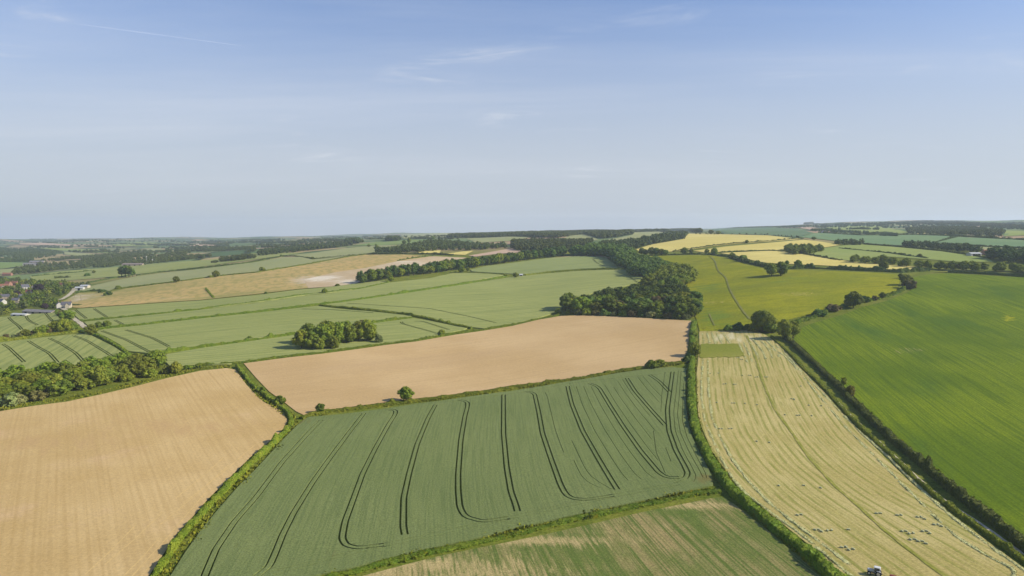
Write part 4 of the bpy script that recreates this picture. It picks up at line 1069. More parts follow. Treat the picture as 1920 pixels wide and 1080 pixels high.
px_tree('open0', 1429, 620, 37, 'big spreading tree at the top of the mown field', wide=1.0)
px_bush('green', 1414, 621, 14, 'low bush at the left foot of the big spreading tree', wide=1.2)
px_bush('green', 1444, 622, 17, 'bush between the big spreading tree and the double hedge', wide=1.2)
px_tree('oak0', 1470, 636, 36, 'dark leafy tree at the head of the double hedge', wide=.8)
px_tree('oak1', 1487, 634, 33, 'right hand tree of the pair at the head of the double hedge', wide=.9)
px_tree('oak1', 1447, 519, 26, 'left tree of the touching pair standing in the meadow', wide=1.05)
px_tree('oak0', 1464, 517, 25, 'right tree of the touching pair standing in the meadow', wide=1.05)
px_tree('oak1', 1476, 497, 9, 'small tree behind the touching pair on the meadow hedge')
px_tree('oak0', 1496, 501, 13, 'round tree at the left end of the dark meadow hedge', wide=1.1)
px_tree('oak2', 1657, 507, 16, 'lone taller tree poking out of the dark meadow hedge', wide=.9)
px_tree('oak0', 1600, 577, 28, 'round dark tree in the scrubby hedge between meadow and bright field', wide=1.15)
px_bush('russet', 1562, 583, 12, 'russet bush left of the round dark tree in the scrubby hedge', wide=1.6)
px_bush('dark', 1535, 592, 11, 'dark bush low down the scrubby hedge of the meadow', wide=1.7)
px_bush('dark', 1622, 566, 10, 'bush just right of the round dark tree in the scrubby hedge', wide=1.4)
px_bush('russet', 1640, 563, 8, 'small russet bush midway up the scrubby hedge')
px_tree('oak1', 1654, 560, 12, 'small tree midway up the scrubby hedge of the meadow', wide=1.2)
px_tree('dark2', 1698, 535, 19, 'dark tree at the far corner of the bright green field', wide=1.15)
px_bush('russet', 1705, 541, 14, 'russet bush below the dark tree at the far field corner', wide=1.2)
px_tree('oak1', 1689, 523, 10, 'small tree behind the dark tree at the far field corner')
px_tree('thin0', 1582, 729, 22, 'slender tree standing on the tall dark hedge', wide=1.0)
px_tree('yellow0', 1595, 743, 20, 'round olive bush tree on the tall dark hedge beside a slender tree', wide=.75)
px_tree('oak0', 405, 520, 12, 'round tree on the hillside hedge, right of two alone', wide=1.15)
px_tree('oak1', 331, 530, 12, 'round tree on the hillside hedge, left of two alone', wide=1.15)
for u, h in [(228,19),(235,21),(242,20),(249,15)]:
    px_tree('tall0', u, 519, h, 'tall ragged tree in the small clump above the village', 'trees of the ragged hill clump', 1.15)
px_tree('oak0', 126, 601, 17, 'round dark tree beside the pale farm lane', wide=1.5)
px_bush('russet', 117, 593, 9, 'russet bush left of the round dark lane tree', wide=1.4)
px_tree('oak2', 171, 627, 17, 'round tree at the bend of hedges below the farm lane', wide=1.1)
px_tree('light0', 185, 617, 13, 'left one of two light green trees on the long hedge', wide=1.2)
px_tree('light0', 200, 615, 13, 'right one of two light green trees on the long hedge', wide=1.3)
for u, v, h, k in [(104,625,22,'oak1'),(120,624,23,'oak0'),(128,622,18,'oak2')]:
    px_tree(k, u, v, h, 'bushy tree in the wide clump on the left hedge bank', 'trees of the wide clump on the hedge bank', 1.15)
for u, v, h, k in [(82,628,17,'oak1'),(74,629,15,'dark2'),(92,627,13,'russet0'),(60,630,9,'russet0'),(48,632,13,'dark2'),(38,633,9,'pale0'),(26,634,7,'pale0'),(11,636,9,'russet0'),(0,638,8,'pale0')]:
    px_tree(k, u, v, h, 'small bushy tree along the hedge bank left of the wide clump', 'trees along the left hedge bank', 1.25)
px_bush('green', 608, 550, 9, 'small round bush on the hedge nearest the stony hillside', wide=.9)
px_bush('green', 633, 537, 5, 'tiny bush at the bottom edge of the chalky soil', wide=1.4)
px_bush('green', 829, 628, 10, 'bush on the hedge to the right of the round copse', wide=1.0)
px_bush('light', 468, 636, 6, 'small round bush on the hedge left of the round copse', wide=1.1)
px_bush('green', 770, 593, 7, 'small bush where two corn field hedges meet', wide=.9)
px_bush('dark', 499, 551, 4, 'tiny bush at the lower edge of the stony hillside', wide=1.3)
px_bush('dark', 190, 549, 6, 'left bush of two at the foot of the stony hillside', wide=1.4)
px_bush('dark', 203, 554, 7, 'right bush of two at the foot of the stony hillside', wide=1.5)
px_bush('green', 221, 541, 5, 'small bush at the end of the hillside hedge', wide=1.2)
px_bush('green', 491, 508, 7, 'ragged bush on the hedge over the stony hillside', wide=1.1)
px_tree('dark2', 967, 521, 11, 'dark round tree beside a small white shed in the corn', wide=1.1)
for u, v, h in [(1191,479,12),(1203,478,14),(1210,479,12),(1222,479,16),(1230,479,15),(1240,479,13),(1248,479,11)]:
    px_tree(['dark2', 'oak1'][u % 2], u, v, h, 'tree in the open row between meadow and barley', 'trees of the open row above the meadow', 1.15)
px_tree('oak0', 1283, 476, 12, 'broad tree in the meadow hedge below the barley, leftmost of three', wide=1.3)
px_tree('oak1', 1296, 476, 10, 'middle tree of three in the meadow hedge below the barley', wide=1.1)
px_tree('oak1', 1325, 476, 10, 'small tree of the two above the meadow path', wide=1.1)
px_tree('oak0', 1340, 478, 13, 'larger tree of the two above the meadow path', wide=1.1)
px_tree('oak1', 1372, 485, 12, 'tree in the bushy hedge right of the meadow path', wide=1.2)
px_tree('dark2', 1393, 490, 12, 'dark broad tree in the bushy hedge sloping to the touching pair', wide=1.5)
px_tree('oak0', 1400, 456, 6, 'small round tree on the hedge inside the barley', wide=1.3)
px_tree('dark2', 1333, 440, 9, 'left tree of two on the crest beside the barley', wide=1.3)
px_tree('dark2', 1347, 440, 7, 'right tree of two on the crest beside the barley', wide=1.6)
px_tree('dark2', 1526, 450, 6, 'round tree alone above the right end of the barley', wide=1.6)
px_tree('oak1', 1725, 482, 6, 'small round tree alone in the yellow green field', wide=1.4)
px_tree('oak0', 707, 469, 8, 'broad tree on the hill pasture below the dark clump', wide=1.7)
px_tree('oak1', 705, 462, 5, 'small tree just above the broad one on the hill pasture', wide=1.3)
px_tree('oak1', 692, 463, 5, 'small tree left of the broad one on the hill pasture', wide=1.8)
px_tree('dark2', 758, 458, 8, 'dark tree on the hill right of the dark clump', wide=1.3)
px_tree('oak1', 767, 456, 10, 'taller tree right of the dark clump on the hill', wide=.9)
px_tree('dark2', 812, 449, 7, 'dark tree in the ridge hedge far up the hill', wide=1.2)
px_tree('oak1', 585, 486, 5, 'small tree at the end of the curving hill hedge', wide=1.3)
px_tree('dark2', 527, 481, 4, 'tiny tree at the start of the curving hill hedge', wide=1.3)
px_tree('oak1', 176, 513, 6, 'small tree on the scrubby valley bank', wide=1.2)
px_bush('dark', 164, 518, 5, 'bush on the scrubby valley bank below a small tree', wide=1.6)
px_bush('dark', 420, 499, 2.5, 'tiny bush on the far edge of the dull pasture')

# copses on the right
wood(scatter([(1465,473),(1490,478),(1520,477),(1542,472),(1535,468),(1505,468),(1480,468)], 14, 21), ['dark2'], 11, 15, '', '', 22, 1.1, 0, 'oval copse standing in the barley')
wood(along([(1598,493),(1612,493),(1630,494),(1660,496),(1690,500),(1730,503),(1770,506),(1810,508),(1850,509),(1900,511),(1960,514)], 14, 23, .2, 2, 10), ['oak1'], 9, 15, '', '', 24, 1.15, 0, 'broad belt of trees behind the bright green field')
RIGHT_FARM = [(1856,487),(1880,492),(1920,496),(1990,500),(1990,486),(1920,482),(1880,480),(1858,480)]
wood(scatter(RIGHT_FARM, 17, 25), ['dark0'], 14, 20, '', '', 26, 1.1, 0, 'tall bluish wood by the right farm')

# ------------------------------------------------------------------ far woods and village trees that read as masses
def mass(label, poly, gap, h0, h1, seed, name='woodland', mat=None, wide=1.0, thin=0):
    P = scatter(poly, gap, seed)
    if thin and len(P):
        w = np.sin(P[:, 0] * .0071 + seed) * np.sin(P[:, 1] * .0052 + 2 * seed) + .6 * np.sin(P[:, 0] * .017 + P[:, 1] * .011 + seed)
        P = P[w > thin]
    if len(P) == 0: P = world_at(poly[:2])
    rng = np.random.default_rng(seed)
    return wood_mesh(name, label, P, rng.uniform(h0, h1, len(P)), mat or ML_FAR, wide)
mass('dark wood along the central ridge', [(838,446),(900,446),(960,444),(1010,446),(1050,446),(1075,442),(1095,440),(1115,446),(1132,448),(1165,444),(1185,440),(1190,434),(1245,432),(1290,434),(1315,438),(1310,431),(1240,428),(1180,429),(1090,433),(1000,437),(900,441),(845,443)], 14, 13, 19, 31)
mass('dark wood below the ridge clearing', [(1160,474),(1185,470),(1222,459),(1280,449),(1288,440),(1250,442),(1240,446),(1210,452),(1170,458),(1130,460),(1130,470)], 13, 12, 18, 32)
mass('dark wood behind the top of the long belt', [(960,470),(1000,473),(1060,468),(1100,462),(1110,455),(1050,456),(1000,455),(960,457)], 15, 13, 18, 33)
mass('scattered wood above the stony hillside', [(700,474),(760,475),(830,470),(890,470),(950,466),(945,462),(890,462),(850,455),(800,455),(775,462),(730,470)], 17, 9, 16, 34)
mass('long dark wood on the left hill', [(482,481),(530,476),(590,469),(660,461),(655,457),(590,461),(520,468),(485,473)], 16, 10, 15, 35)
mass('dark clump of trees on the hill left of centre', [(648,457),(674,457),(672,453),(650,453)], 13, 17, 22, 36)
mass('dark domed clump of trees on the skyline', [(724,453),(748,452),(746,449),(727,449)], 13, 17, 22, 37)
mass('oblong spinney on the left hill', [(412,492),(450,489),(478,485),(474,482),(440,485),(415,488)], 13, 10, 14, 38)
mass('low trees left of the oblong spinney', [(396,495),(408,493),(407,491),(397,493)], 10, 6, 8, 39)
mass('blue wood along the valley side beyond the hill', [(240,500),(300,494),(400,482),(480,472),(478,466),(420,466),(350,472),(290,482),(245,488)], 18, 7, 14, 40, thin=-.5)
mass('broad bluish wood filling the far left valley', [(-60,497),(10,492),(60,491),(62,486),(110,480),(118,474),(60,468),(0,466),(-60,466)], 22, 7, 15, 41, thin=-.35)
mass('mixed valley wood behind the village', [(70,500),(110,507),(160,506),(215,500),(245,494),(245,484),(300,478),(330,472),(260,472),(190,480),(130,484),(70,492)], 19, 6, 14, 42, thin=-.4)
mass('trees of the valley floor near the village', [(22,516),(48,514),(85,510),(110,508),(80,503),(48,502),(30,507)], 18, 9, 14, 43)
VIL = [(-80,592),(0,592),(20,588),(26,581),(80,578),(104,580),(112,574),(104,562),(118,555),(134,546),(150,541),(148,536),(118,533),(97,531),(60,530),(30,526),(0,528),(-80,532)]
VP = scatter(VIL, 15.5, 44)
HOUSES = [(125,577),(111,577),(47,543),(59,551),(36,545),(6,541),(4,571),(10,560),(150,542),(159,539),(116,537),(68,545),(28,535),(30,568),(75,586),(40,590)]
hw = world_at(HOUSES); hr = np.hypot(hw[:, 0], hw[:, 1])
def clear(P):
    ok = np.ones(len(P), bool)
    for h, r in zip(hw, hr):
        d = P - h
        u = h / r
        a = d @ u; b = d @ np.array([-u[1], u[0]])
        ok &= ~((np.abs(b) < 8) & (a < 9) & (a > -52))
    return ok
VP = VP[clear(VP)]
rngv = np.random.default_rng(45)
sel = rngv.uniform(0, 1, len(VP))
for lo, hi, mt, lab in [(0, .45, ML_OAK, 'mid green garden and street trees of the village'), (.45, .72, ML_FAR, 'dark green garden and street trees of the village'), (.72, .90, ML_LIGHT, 'light green garden and street trees of the village')]:
    q = VP[(sel >= lo) & (sel < hi)]
    wood_mesh('village_trees', lab, q, rngv.uniform(7, 13, len(q)), mt, 1.05)
for u, v, h, a in [(73,551,16,'largest, beside the red roofed house'), (33,558,11,'by the pale houses at the left'), (84,580,10,'beside the long dark barn')]:
    px_tree('copper0', u, v, h, 'dark copper leaved tree in the village, ' + a, wide=1.3)
mass('dark trees behind the white farm sheds', [(152,541),(168,540),(168,536),(152,537)], 10, 8, 11, 46)
mass('dark wood on the right, beyond the grey green fields', [(1697,438),(1740,440),(1790,442),(1880,444),(1882,436),(1840,430),(1760,428),(1700,431)], 22, 11, 15, 47)
mass('skyline wood on the right ridge', [(1595,424),(1640,422),(1660,421),(1727,421),(1800,422),(1850,426),(1925,432),(2050,436),(2050,430),(1925,426),(1800,416),(1730,415),(1650,419),(1600,421)], 30, 9, 14, 48)
mass('straggling wood above the yellow green field', [(1690,464),(1720,466),(1770,470),(1840,476),(1838,471),(1780,466),(1720,461),(1695,461)], 16, 11, 15, 49)
mass('small dark wood at the end of the barley', [(1567,459),(1590,460),(1616,461),(1617,457),(1590,455),(1568,456)], 14, 9, 13, 50)
mass('thin tree line below the pinkish soil on the right', [(1520,434),(1560,436),(1620,440),(1680,443),(1680,441),(1620,437),(1555,432),(1522,431)], 22, 8, 11, 51)
mass('far trees in the grey green crop', [(1650,443),(1682,444),(1680,441),(1655,440)], 16, 9, 12, 52)
mass('square wood on the right skyline', [(1508,419),(1525,419),(1525,417),(1509,417)], 22, 20, 26, 53)
mass('thin tree line on the crest beside the barley', [(1345,429),(1400,428),(1460,426),(1460,425),(1400,426),(1345,427)], 26, 6, 9, 54)
mass('tree line on the far right crest', [(1455,428),(1490,428),(1512,427),(1510,424),(1490,425),(1458,426)], 24, 8, 12, 55)
mass('bushes along the crest behind the barley', [(1300,440),(1350,440),(1380,440),(1440,441),(1500,447),(1500,446),(1440,439.5),(1380,439),(1300,438.5)], 26, 3, 7, 56)
# distant tree lines over the far country
def far_lines(label, spans, seed, h0=9, h1=15, gap=22):
    rng = np.random.default_rng(seed); P = []
    for (u0, v0, u1, v1) in spans:
        L, _ = resample(world_at(dens([(u0, v0), (u1, v1)], 6)), gap)
        P.append(L + rng.normal(0, gap * .3, L.shape))
    P = np.vstack(P)
    return wood_mesh('distant_trees', label, P, rng.uniform(h0, h1, len(P)), ML_FAR, 1.35)
SP = []
rs = np.random.default_rng(99)
for k in range(95):
    u = rs.uniform(-40, 640); v = 449 + rs.uniform(0, 1) ** 1.5 * 24; l = rs.uniform(15, 90)
    if v > 474 - max(0, (u - 300)) * .06: continue
    SP.append((u, v, u + l, v + rs.uniform(-1, 1.8)))
far_lines('hazy lines of trees across the far left country', SP, 60)
SP = [(0,484,55,482),(0,488,60,489)]
SP = []
for k in range(46):
    u = rs.uniform(1480, 1960); v = 419 + rs.uniform(0, 1) * 12; l = rs.uniform(15, 90)
    SP.append((u, v, u + l, v + rs.uniform(-.6, 1.2)))
far_lines('hazy lines of trees across the far right hills', SP, 61, 8, 13)
SP = []
for k in range(30):
    u = rs.uniform(560, 860); v = 441 + rs.uniform(0, 1) * 8; l = rs.uniform(10, 50)
    SP.append((u, v, u + l, v + rs.uniform(-.8, .3)))
far_lines('hazy lines of trees behind the central hill', SP, 62, 7, 12)


# ------------------------------------------------------------------ hay on the mown field
ML_HAY = plain_mat('cut_hay', (.52, .50, .23), (.40, .40, .17), scale=.9)
M_BALE = plain_mat('baled_hay', (.47, .47, .27), (.36, .37, .20), scale=2.5)
def windrow(label, px, w=1.5, h=.40):
    o = hedge(label, px, w, h, ML_HAY, rag=.45, name='hay_windrow', leaf=.22, dens_leaf=.6, lift_by=.22, spike=0)
    o['category'] = 'hay row'
    return o
windrow('outer row of cut hay along the thick hedge side of the mown field', [(1318,675),(1315,715),(1316,752),(1322,790),(1335,822),(1352,860),(1374,898),(1399,928),(1440,957),(1477,984),(1515,1013),(1552,1045),(1597,1082),(1640,1120)])
windrow('inner row of cut hay along the thick hedge side of the mown field', [(1327,677),(1329,740),(1335,785),(1350,820),(1372,860),(1400,900),(1440,941),(1490,981),(1540,1019),(1595,1061)])
windrow('inner row of cut hay along the double hedge side of the mown field', [(1440,653),(1465,663),(1485,681),(1505,706),(1532,738),(1557,768),(1595,811),(1630,846),(1690,907),(1740,957),(1790,1005),(1852,1044),(1898,1066),(1905,1078),(1890,1092)])
windrow('outer row of cut hay along the double hedge side of the mown field', [(1455,648),(1477,668),(1497,691),(1527,721),(1565,762),(1615,813),(1665,856),(1690,882),(1740,930),(1790,974),(1840,1013),(1920,1070),(1980,1115)])
for k, (px) in enumerate([[(1317,624),(1318,634),(1320,644)], [(1326,624),(1328,634),(1331,644)], [(1335,624),(1338,634),(1342,645)], [(1344,624),(1348,634),(1354,645)], [(1356,625),(1362,635),(1370,645)]]):
    o = windrow('short crooked row of cut hay above the uncut grass square', px, 1.6, .5); o['group'] = 'short rows above the grass square'
for k, (px) in enumerate([[(1386,645),(1390,655),(1396,668),(1402,680)], [(1394,642),(1400,655),(1407,668),(1411,680)], [(1402,639),(1411,650),(1419,664),(1424,676)], [(1410,636),(1422,648),(1430,660),(1436,674)], [(1418,633),(1432,644),(1443,658),(1449,672)], [(1426,631),(1440,641),(1453,655),(1462,670)]]):
    o = windrow('curving row of cut hay at the top corner right of the uncut grass square', px, 1.6, .5); o['group'] = 'curving rows at the top corner'

def bale_mesh():
    import bmesh
    bm = bmesh.new()
    bmesh.ops.create_cube(bm, size=1)
    bmesh.ops.scale(bm, vec=(1.25, .62, .5), verts=bm.verts)
    bmesh.ops.subdivide_edges(bm, edges=bm.edges, cuts=2, use_grid_fill=True)
    rng = random.Random(5)
    for v in bm.verts:
        v.co += Vector((rng.uniform(-.04, .04), rng.uniform(-.03, .03), rng.uniform(-.025, .025)))
        if abs(v.co.x) > .5: v.co.y *= .93; v.co.z *= .92
    bmesh.ops.bevel(bm, geom=[e for e in bm.edges if e.calc_face_angle(0) > .8], offset=.05, segments=2, affect='EDGES')
    me = bpy.data.meshes.new('hay_bale'); bm.to_mesh(me); bm.free()
    me.materials.append(M_BALE)
    return me
BALE = bale_mesh()
BALES = [
 ('hay bale close to the corner of the uncut grass square', [(1384,672,2),(1391,675,2)]),
 ('hay bale in the farthest scattered row below the uncut grass square', [(1332,701,1),(1347,701,1),(1392,705,1),(1406,705,2),(1419,708,2),(1437,708,2)]),
 ('hay bale in the second scattered row from the far end, left of the green track', [(1359,721,2),(1378,722,2)]),
 ('hay bale in the middle row left of the green track', [(1344,756,1),(1375,757,2),(1397,758,1),(1420,760,1)]),
 ('hay bale of the pair beside the thick hedge halfway down the mown field', [(1352,805,2),(1370,805,2)]),
 ('hay bale lying just left of the green track midway', [(1419,829,1),(1443,831,1)]),
 ('hay bale right of the green track towards the far end', [(1502,725,1),(1486,749,2),(1489,751,1)]),
 ('hay bale in the upper right row by the double hedge', [(1517,761,1),(1540,762,1)]),
 ('hay bale in the row of three heaps right of the green track', [(1472,779,1),(1497,780,2),(1522,781,1)]),
 ('hay bale in the line of three left of the green track, near half', [(1461,912,1),(1507,912,1),(1539,916,1)]),
 ('hay bale near the inner hay row on the hedge side', [(1499,967,2),(1535,996,3)]),
 ('hay bale in the two heaps behind the tractor', [(1556,996,2),(1591,995,1)]),
 ('hay bale in the small heap nearest the tractor', [(1589,1030,4)]),
 ('hay bale in the near row right of the green track', [(1647,964,2),(1686,968,2),(1727,972,3)]),
 ('hay bale in the heap touching the inner hay row by the double hedge', [(1759,986,3)]),
 ('hay bale in the nearest heaps right of the green track', [(1702,1000,4),(1737,999,3),(1722,1016,5)]),
]
rb = np.random.default_rng(8)
for lab, heap in BALES:
    for (u, v, n) in heap:
        c = world_at([(u, v)])[0]
        an = math.radians(118) + rb.uniform(-.3, .3)
        for k in range(n):
            o = bpy.data.objects.new('hay_bale', BALE); COL.objects.link(o)
            t = (k - (n - 1) / 2) * 1.0
            e = (.62 if k % 2 else -.62) * (n > 1) + rb.uniform(-.3, .3)
            x = c[0] + .82 * t + .57 * e; y = c[1] - .57 * t * 1.6 + .82 * e
            o.location = (x, y, zs(x, y) + .12 + .28 + lift(math.hypot(x, y), 0)); o.rotation_euler = (0, 0, an + rb.uniform(-.5, .5))
            tag(o, lab, 'hay bale', 'hay bales left on the mown field')

# ------------------------------------------------------------------ boxes and rings for built things
class MB:
    def __init__(s): s.v, s.f = [], []
    def box(s, c, d, taper=(1, 1), bev=0.0):
        k = len(s.v); x, y, z = (q / 2 for q in d)
        if bev == 0:
            for dz in (-1, 1):
                tx, ty = taper if dz > 0 else (1, 1)
                for dx, dy in ((-1, -1), (1, -1), (1, 1), (-1, 1)): s.v.append((c[0] + dx * x * tx, c[1] + dy * y * ty, c[2] + dz * z))
            s.f += [tuple(k + i for i in q) for q in ((3, 2, 1, 0), (4, 5, 6, 7), (0, 1, 5, 4), (1, 2, 6, 5), (2, 3, 7, 6), (3, 0, 4, 7))]
        else:
            lv = [(-z, 1 - bev / max(x, y)), (-z + bev, 1), (z - bev, 1), (z, 1 - bev / min(x, y))]
            for i, (dz, sc) in enumerate(lv):
                f = (i / 3); tx = 1 + (taper[0] - 1) * f; ty = 1 + (taper[1] - 1) * f
                X, Y = x * tx - (bev if i in (0, 3) else 0), y * ty - (bev if i in (0, 3) else 0)
                b2 = bev
                for px, py in ((-X + b2, -Y), (X - b2, -Y), (X, -Y + b2), (X, Y - b2), (X - b2, Y), (-X + b2, Y), (-X, Y - b2), (-X, -Y + b2)):
                    s.v.append((c[0] + px, c[1] + py, c[2] + dz))
            for i in range(3):
                for j in range(8): s.f.append((k + i * 8 + j, k + i * 8 + (j + 1) % 8, k + (i + 1) * 8 + (j + 1) % 8, k + (i + 1) * 8 + j))
            s.f += [tuple(k + 7 - j for j in range(8)), tuple(k + 24 + j for j in range(8))]
        return s
    def ring(s, c, prof, n=24):
        """lathe about the Y axis: prof = [(radius, y)]"""
        k = len(s.v)
        for r, y in prof:
            for i in range(n):
                a = 2 * math.pi * i / n; s.v.append((c[0] + r * math.cos(a), c[1] + y, c[2] + r * math.sin(a)))
        for j in range(len(prof) - 1):
            for i in range(n): s.f.append((k + j * n + i, k + (j + 1) * n + i, k + (j + 1) * n + (i + 1) % n, k + j * n + (i + 1) % n))
        s.f.append(tuple(k + i for i in range(n))); s.f.append(tuple(k + (len(prof) - 1) * n + n - 1 - i for i in range(n)))
        return s
    def bar(s, a, b, r, n=6):
        a, b = np.array(a, float), np.array(b, float); d = (b - a) / np.linalg.norm(b - a)
        p = np.cross(d, (.31, .2, .93)); p /= np.linalg.norm(p); q = np.cross(d, p); k = len(s.v)
        for c in (a, b):
            for i in range(n):
                t = 2 * math.pi * i / n; s.v.append(tuple(c + (p * math.cos(t) + q * math.sin(t)) * r))
        for i in range(n): s.f.append((k + i, k + (i + 1) % n, k + n + (i + 1) % n, k + n + i))
        s.f.append(tuple(k + n - 1 - i for i in range(n))); s.f.append(tuple(k + n + i for i in range(n)))
        return s
    def prism(s, w, d, z, h, over=.4, th=.18):
        """gable roof, ridge along x, with real thickness"""
        k = len(s.v); X, Y = w / 2 + over, d / 2 + over; dz = h / (d / 2) * over
        for x in (-X, X):
            s.v += [(x, -Y, z - dz), (x, 0, z + h), (x, Y, z - dz), (x, Y, z - dz + th), (x, 0, z + h + th), (x, -Y, z - dz + th)]
        s.f += [(k + 5, k + 11, k + 10, k + 4), (k + 4, k + 10, k + 9, k + 3), (k, k + 1, k + 7, k + 6), (k + 1, k + 2, k + 8, k + 7), (k, k + 6, k + 11, k + 5), (k + 2, k + 3, k + 9, k + 8),
                (k, k + 5, k + 4, k + 1), (k + 1, k + 4, k + 3, k + 2), (k + 6, k + 7, k + 10, k + 11), (k + 7, k + 8, k + 9, k + 10)]
        return s
    def gable_walls(s, w, d, z, h):
        k = len(s.v); X, Y = w / 2, d / 2
        for x in (-X, X): s.v += [(x, -Y, -1.5), (x, Y, -1.5), (x, Y, z), (x, 0, z + h), (x, -Y, z)]
        s.f += [(k, k + 4, k + 3, k + 2, k + 1), (k + 5, k + 6, k + 7, k + 8, k + 9), (k, k + 5, k + 9, k + 4), (k + 1, k + 2, k + 7, k + 6)]
        return s
    def build(s, name, mat, parent=None, smooth=False): return mesh_obj(name, s.v, s.f, mat, parent, smooth=smooth)

M_WHITEWALL = plain_mat('white_render', (.54, .52, .47), (.46, .44, .40), scale=.6)
M_CREAM = plain_mat('cream_render', (.52, .46, .35), (.46, .40, .30), scale=.6)
M_STONE = plain_mat('stone_wall', (.42, .35, .25), (.32, .27, .20), scale=1.2)
M_BRICK = plain_mat('brick_wall', (.36, .20, .14), (.28, .15, .11), scale=1.2)
M_SLATE = plain_mat('slate_roof', (.085, .085, .10), (.13, .13, .15), scale=1.0, rough=.6)
M_TILE = plain_mat('clay_tile_roof', (.30, .14, .09), (.22, .10, .07), scale=1.0)
M_GREYROOF = plain_mat('fibre_roof', (.17, .16, .16), (.24, .23, .23), scale=.5)
M_PALEROOF = plain_mat('pale_sheet_roof', (.45, .46, .47), (.38, .39, .40), scale=.4)
M_BROWNROOF = plain_mat('rusty_roof', (.26, .21, .18), (.19, .16, .15), scale=.4)
M_DARK = plain_mat('dark_opening', (.02, .02, .022), rough=.5)
M_GLASS = plain_mat('window_glass', (.035, .045, .055), (.05, .06, .07), rough=.08, spec=.6)
M_WOOD = plain_mat('weathered_wood', (.20, .15, .10))
M_STEEL = plain_mat('grey_steel', (.45, .46, .47), rough=.5)

def house(name, label, u, v, w, d, h, rh, wall, roof, turn, wins=2, chim=1, wing=None, door=True, cat='house'):
    c = world_at([(u, v)])[0]
    o = empty(name, (c[0], c[1], zs(*c)), turn)
    b = MB().gable_walls(w, d, h, rh)
    if wing:
        ww, wd = wing
        k = MB().gable_walls(wd, ww, h * .9, rh * .85)
        b2 = len(b.v); b.v += [(y + w * .22, -x - d * .5 - wd * .5 + .5, z) for x, y, z in k.v]; b.f += [tuple(b2 + i for i in f) for f in k.f]
    b.build('wall', wall, o)
    r = MB().prism(w, d, h, rh)
    if wing:
        k = MB().prism(wd, ww, h * .9, rh * .85)
        b2 = len(r.v); r.v += [(y + w * .22, -x - d * .5 - wd * .5 + .5, z) for x, y, z in k.v]; r.f += [tuple(b2 + i for i in f) for f in k.f]
    ro = r.build('roof', roof, o)
    for k in range(chim):
        x = (w / 2 - .9) * (1 if k else -1)
        MB().box((x, 0, h + rh + .5), (.9, .7, 1.8)).box((x, 0, h + rh + 1.5), (.5, .3, .5)).build('chimney', M_BRICK, ro)
    for sy in (-1, 1):
        for k in range(wins):
            x = (k + .5) / wins * w - w / 2
            if wing and sy < 0 and abs(x - w * .22) < ww / 2 + .6: continue
            for zz in ((1.4, h - 1.1) if h > 4 else (1.5,)):
                f = MB().box((x, sy * (d / 2 + .02), zz), (1.2, .12, 1.15)).build('window', M_WHITEWALL, o)
                MB().box((x, sy * (d / 2 + .07), zz), (.95, .08, .9)).build('pane', M_GLASS, f)
    if door:
        MB().box((w * .02, -d / 2 - .05, 1.05), (1.0, .14, 2.1)).build('door', M_WOOD, o)
    return tag(o, label, cat)
def barn(name, label, u, v, w, d, h, rh, wall, roof, turn, doors=1, cat='barn'):
    c = world_at([(u, v)])[0]
    o = empty(name, (c[0], c[1], zs(*c)), turn)
    MB().gable_walls(w, d, h, rh).build('wall', wall, o)
    MB().prism(w, d, h, rh, .6, .25).build('roof', roof, o)
    for k in range(doors):
        MB().box(((k + .5) / doors * w - w / 2, -d / 2 - .04, h * .42), (min(4.0, w / doors * .6), .12, h * .84)).build('door', M_DARK, o)
    return tag(o, label, cat)
house('cottage', 'cream cottage with slate roof and gabled wing beside the pale lane', 125, 577.5, 12, 7.5, 5.4, 3.6, M_CREAM, M_SLATE, .35, 3, 2, (5.5, 5))
house('cottage', 'white walled slate roofed house just left of the cream cottage', 111, 577, 10, 7, 5.0, 3.2, M_WHITEWALL, M_SLATE, -.9, 3, 1)
barn('long_barn', 'very long low dark roofed barn below the village trees', 76, 588, 50, 12, 3.2, 2.2, M_STONE, M_GREYROOF, -.28, 4)
barn('shed', 'pale roofed low shed at the left end of the long dark barn', 39, 593, 22, 9, 2.8, 1.2, M_WHITEWALL, M_PALEROOF, -.2, 2, 'shed')
house('house', 'white gabled house standing among the village trees', 47, 543, 13, 9, 5.6, 5, M_WHITEWALL, M_SLATE, .9, 3, 1)
house('house', 'white house with red tiled roof in the middle of the village trees', 59, 552, 17, 9, 4.6, 3.6, M_WHITEWALL, M_TILE, .15, 4, 2, (7, 6))
house('house', 'low tan roofed house left of the white gabled one', 35, 546, 16, 9, 3.6, 3, M_CREAM, M_BROWNROOF, .1, 3, 1)
house('house', 'large reddish house at the left edge above the village trees', 5, 542, 24, 10, 6.5, 4, M_STONE, M_TILE, .3, 5, 3, (8, 6))
house('house', 'reddish tall house just right of the large one at the left edge', 16, 538, 13, 9, 7, 4.5, M_BRICK, M_TILE, -.3, 3, 2)
house('house', 'dark roofed white house lowest at the left edge', 4, 570, 13, 8, 4.6, 3.4, M_WHITEWALL, M_SLATE, -.5, 3, 1)
house('house', 'slate roofed house half hidden in trees above the lowest white one', 10, 561, 12, 8, 5.0, 3.6, M_STONE, M_SLATE, .5, 3, 1)
house('house', 'small white house half hidden in trees at the village middle', 40, 561, 6, 6, 5.5, 2.6, M_WHITEWALL, M_SLATE, 1.1, 2, 1)
house('house', 'cream house peeping from the trees below the corn field', 116, 539, 12, 8, 5.4, 3.5, M_CREAM, M_TILE, -.4, 3, 1)
house('house', 'grey roofed stone house behind the red tiled white one', 68, 545, 13, 8, 5.2, 3.6, M_STONE, M_SLATE, .6, 3, 1)
house('house', 'red roofed brick house on the upper edge of the village trees', 28, 535, 14, 8, 5.2, 3.8, M_BRICK, M_TILE, -.2, 3, 2)
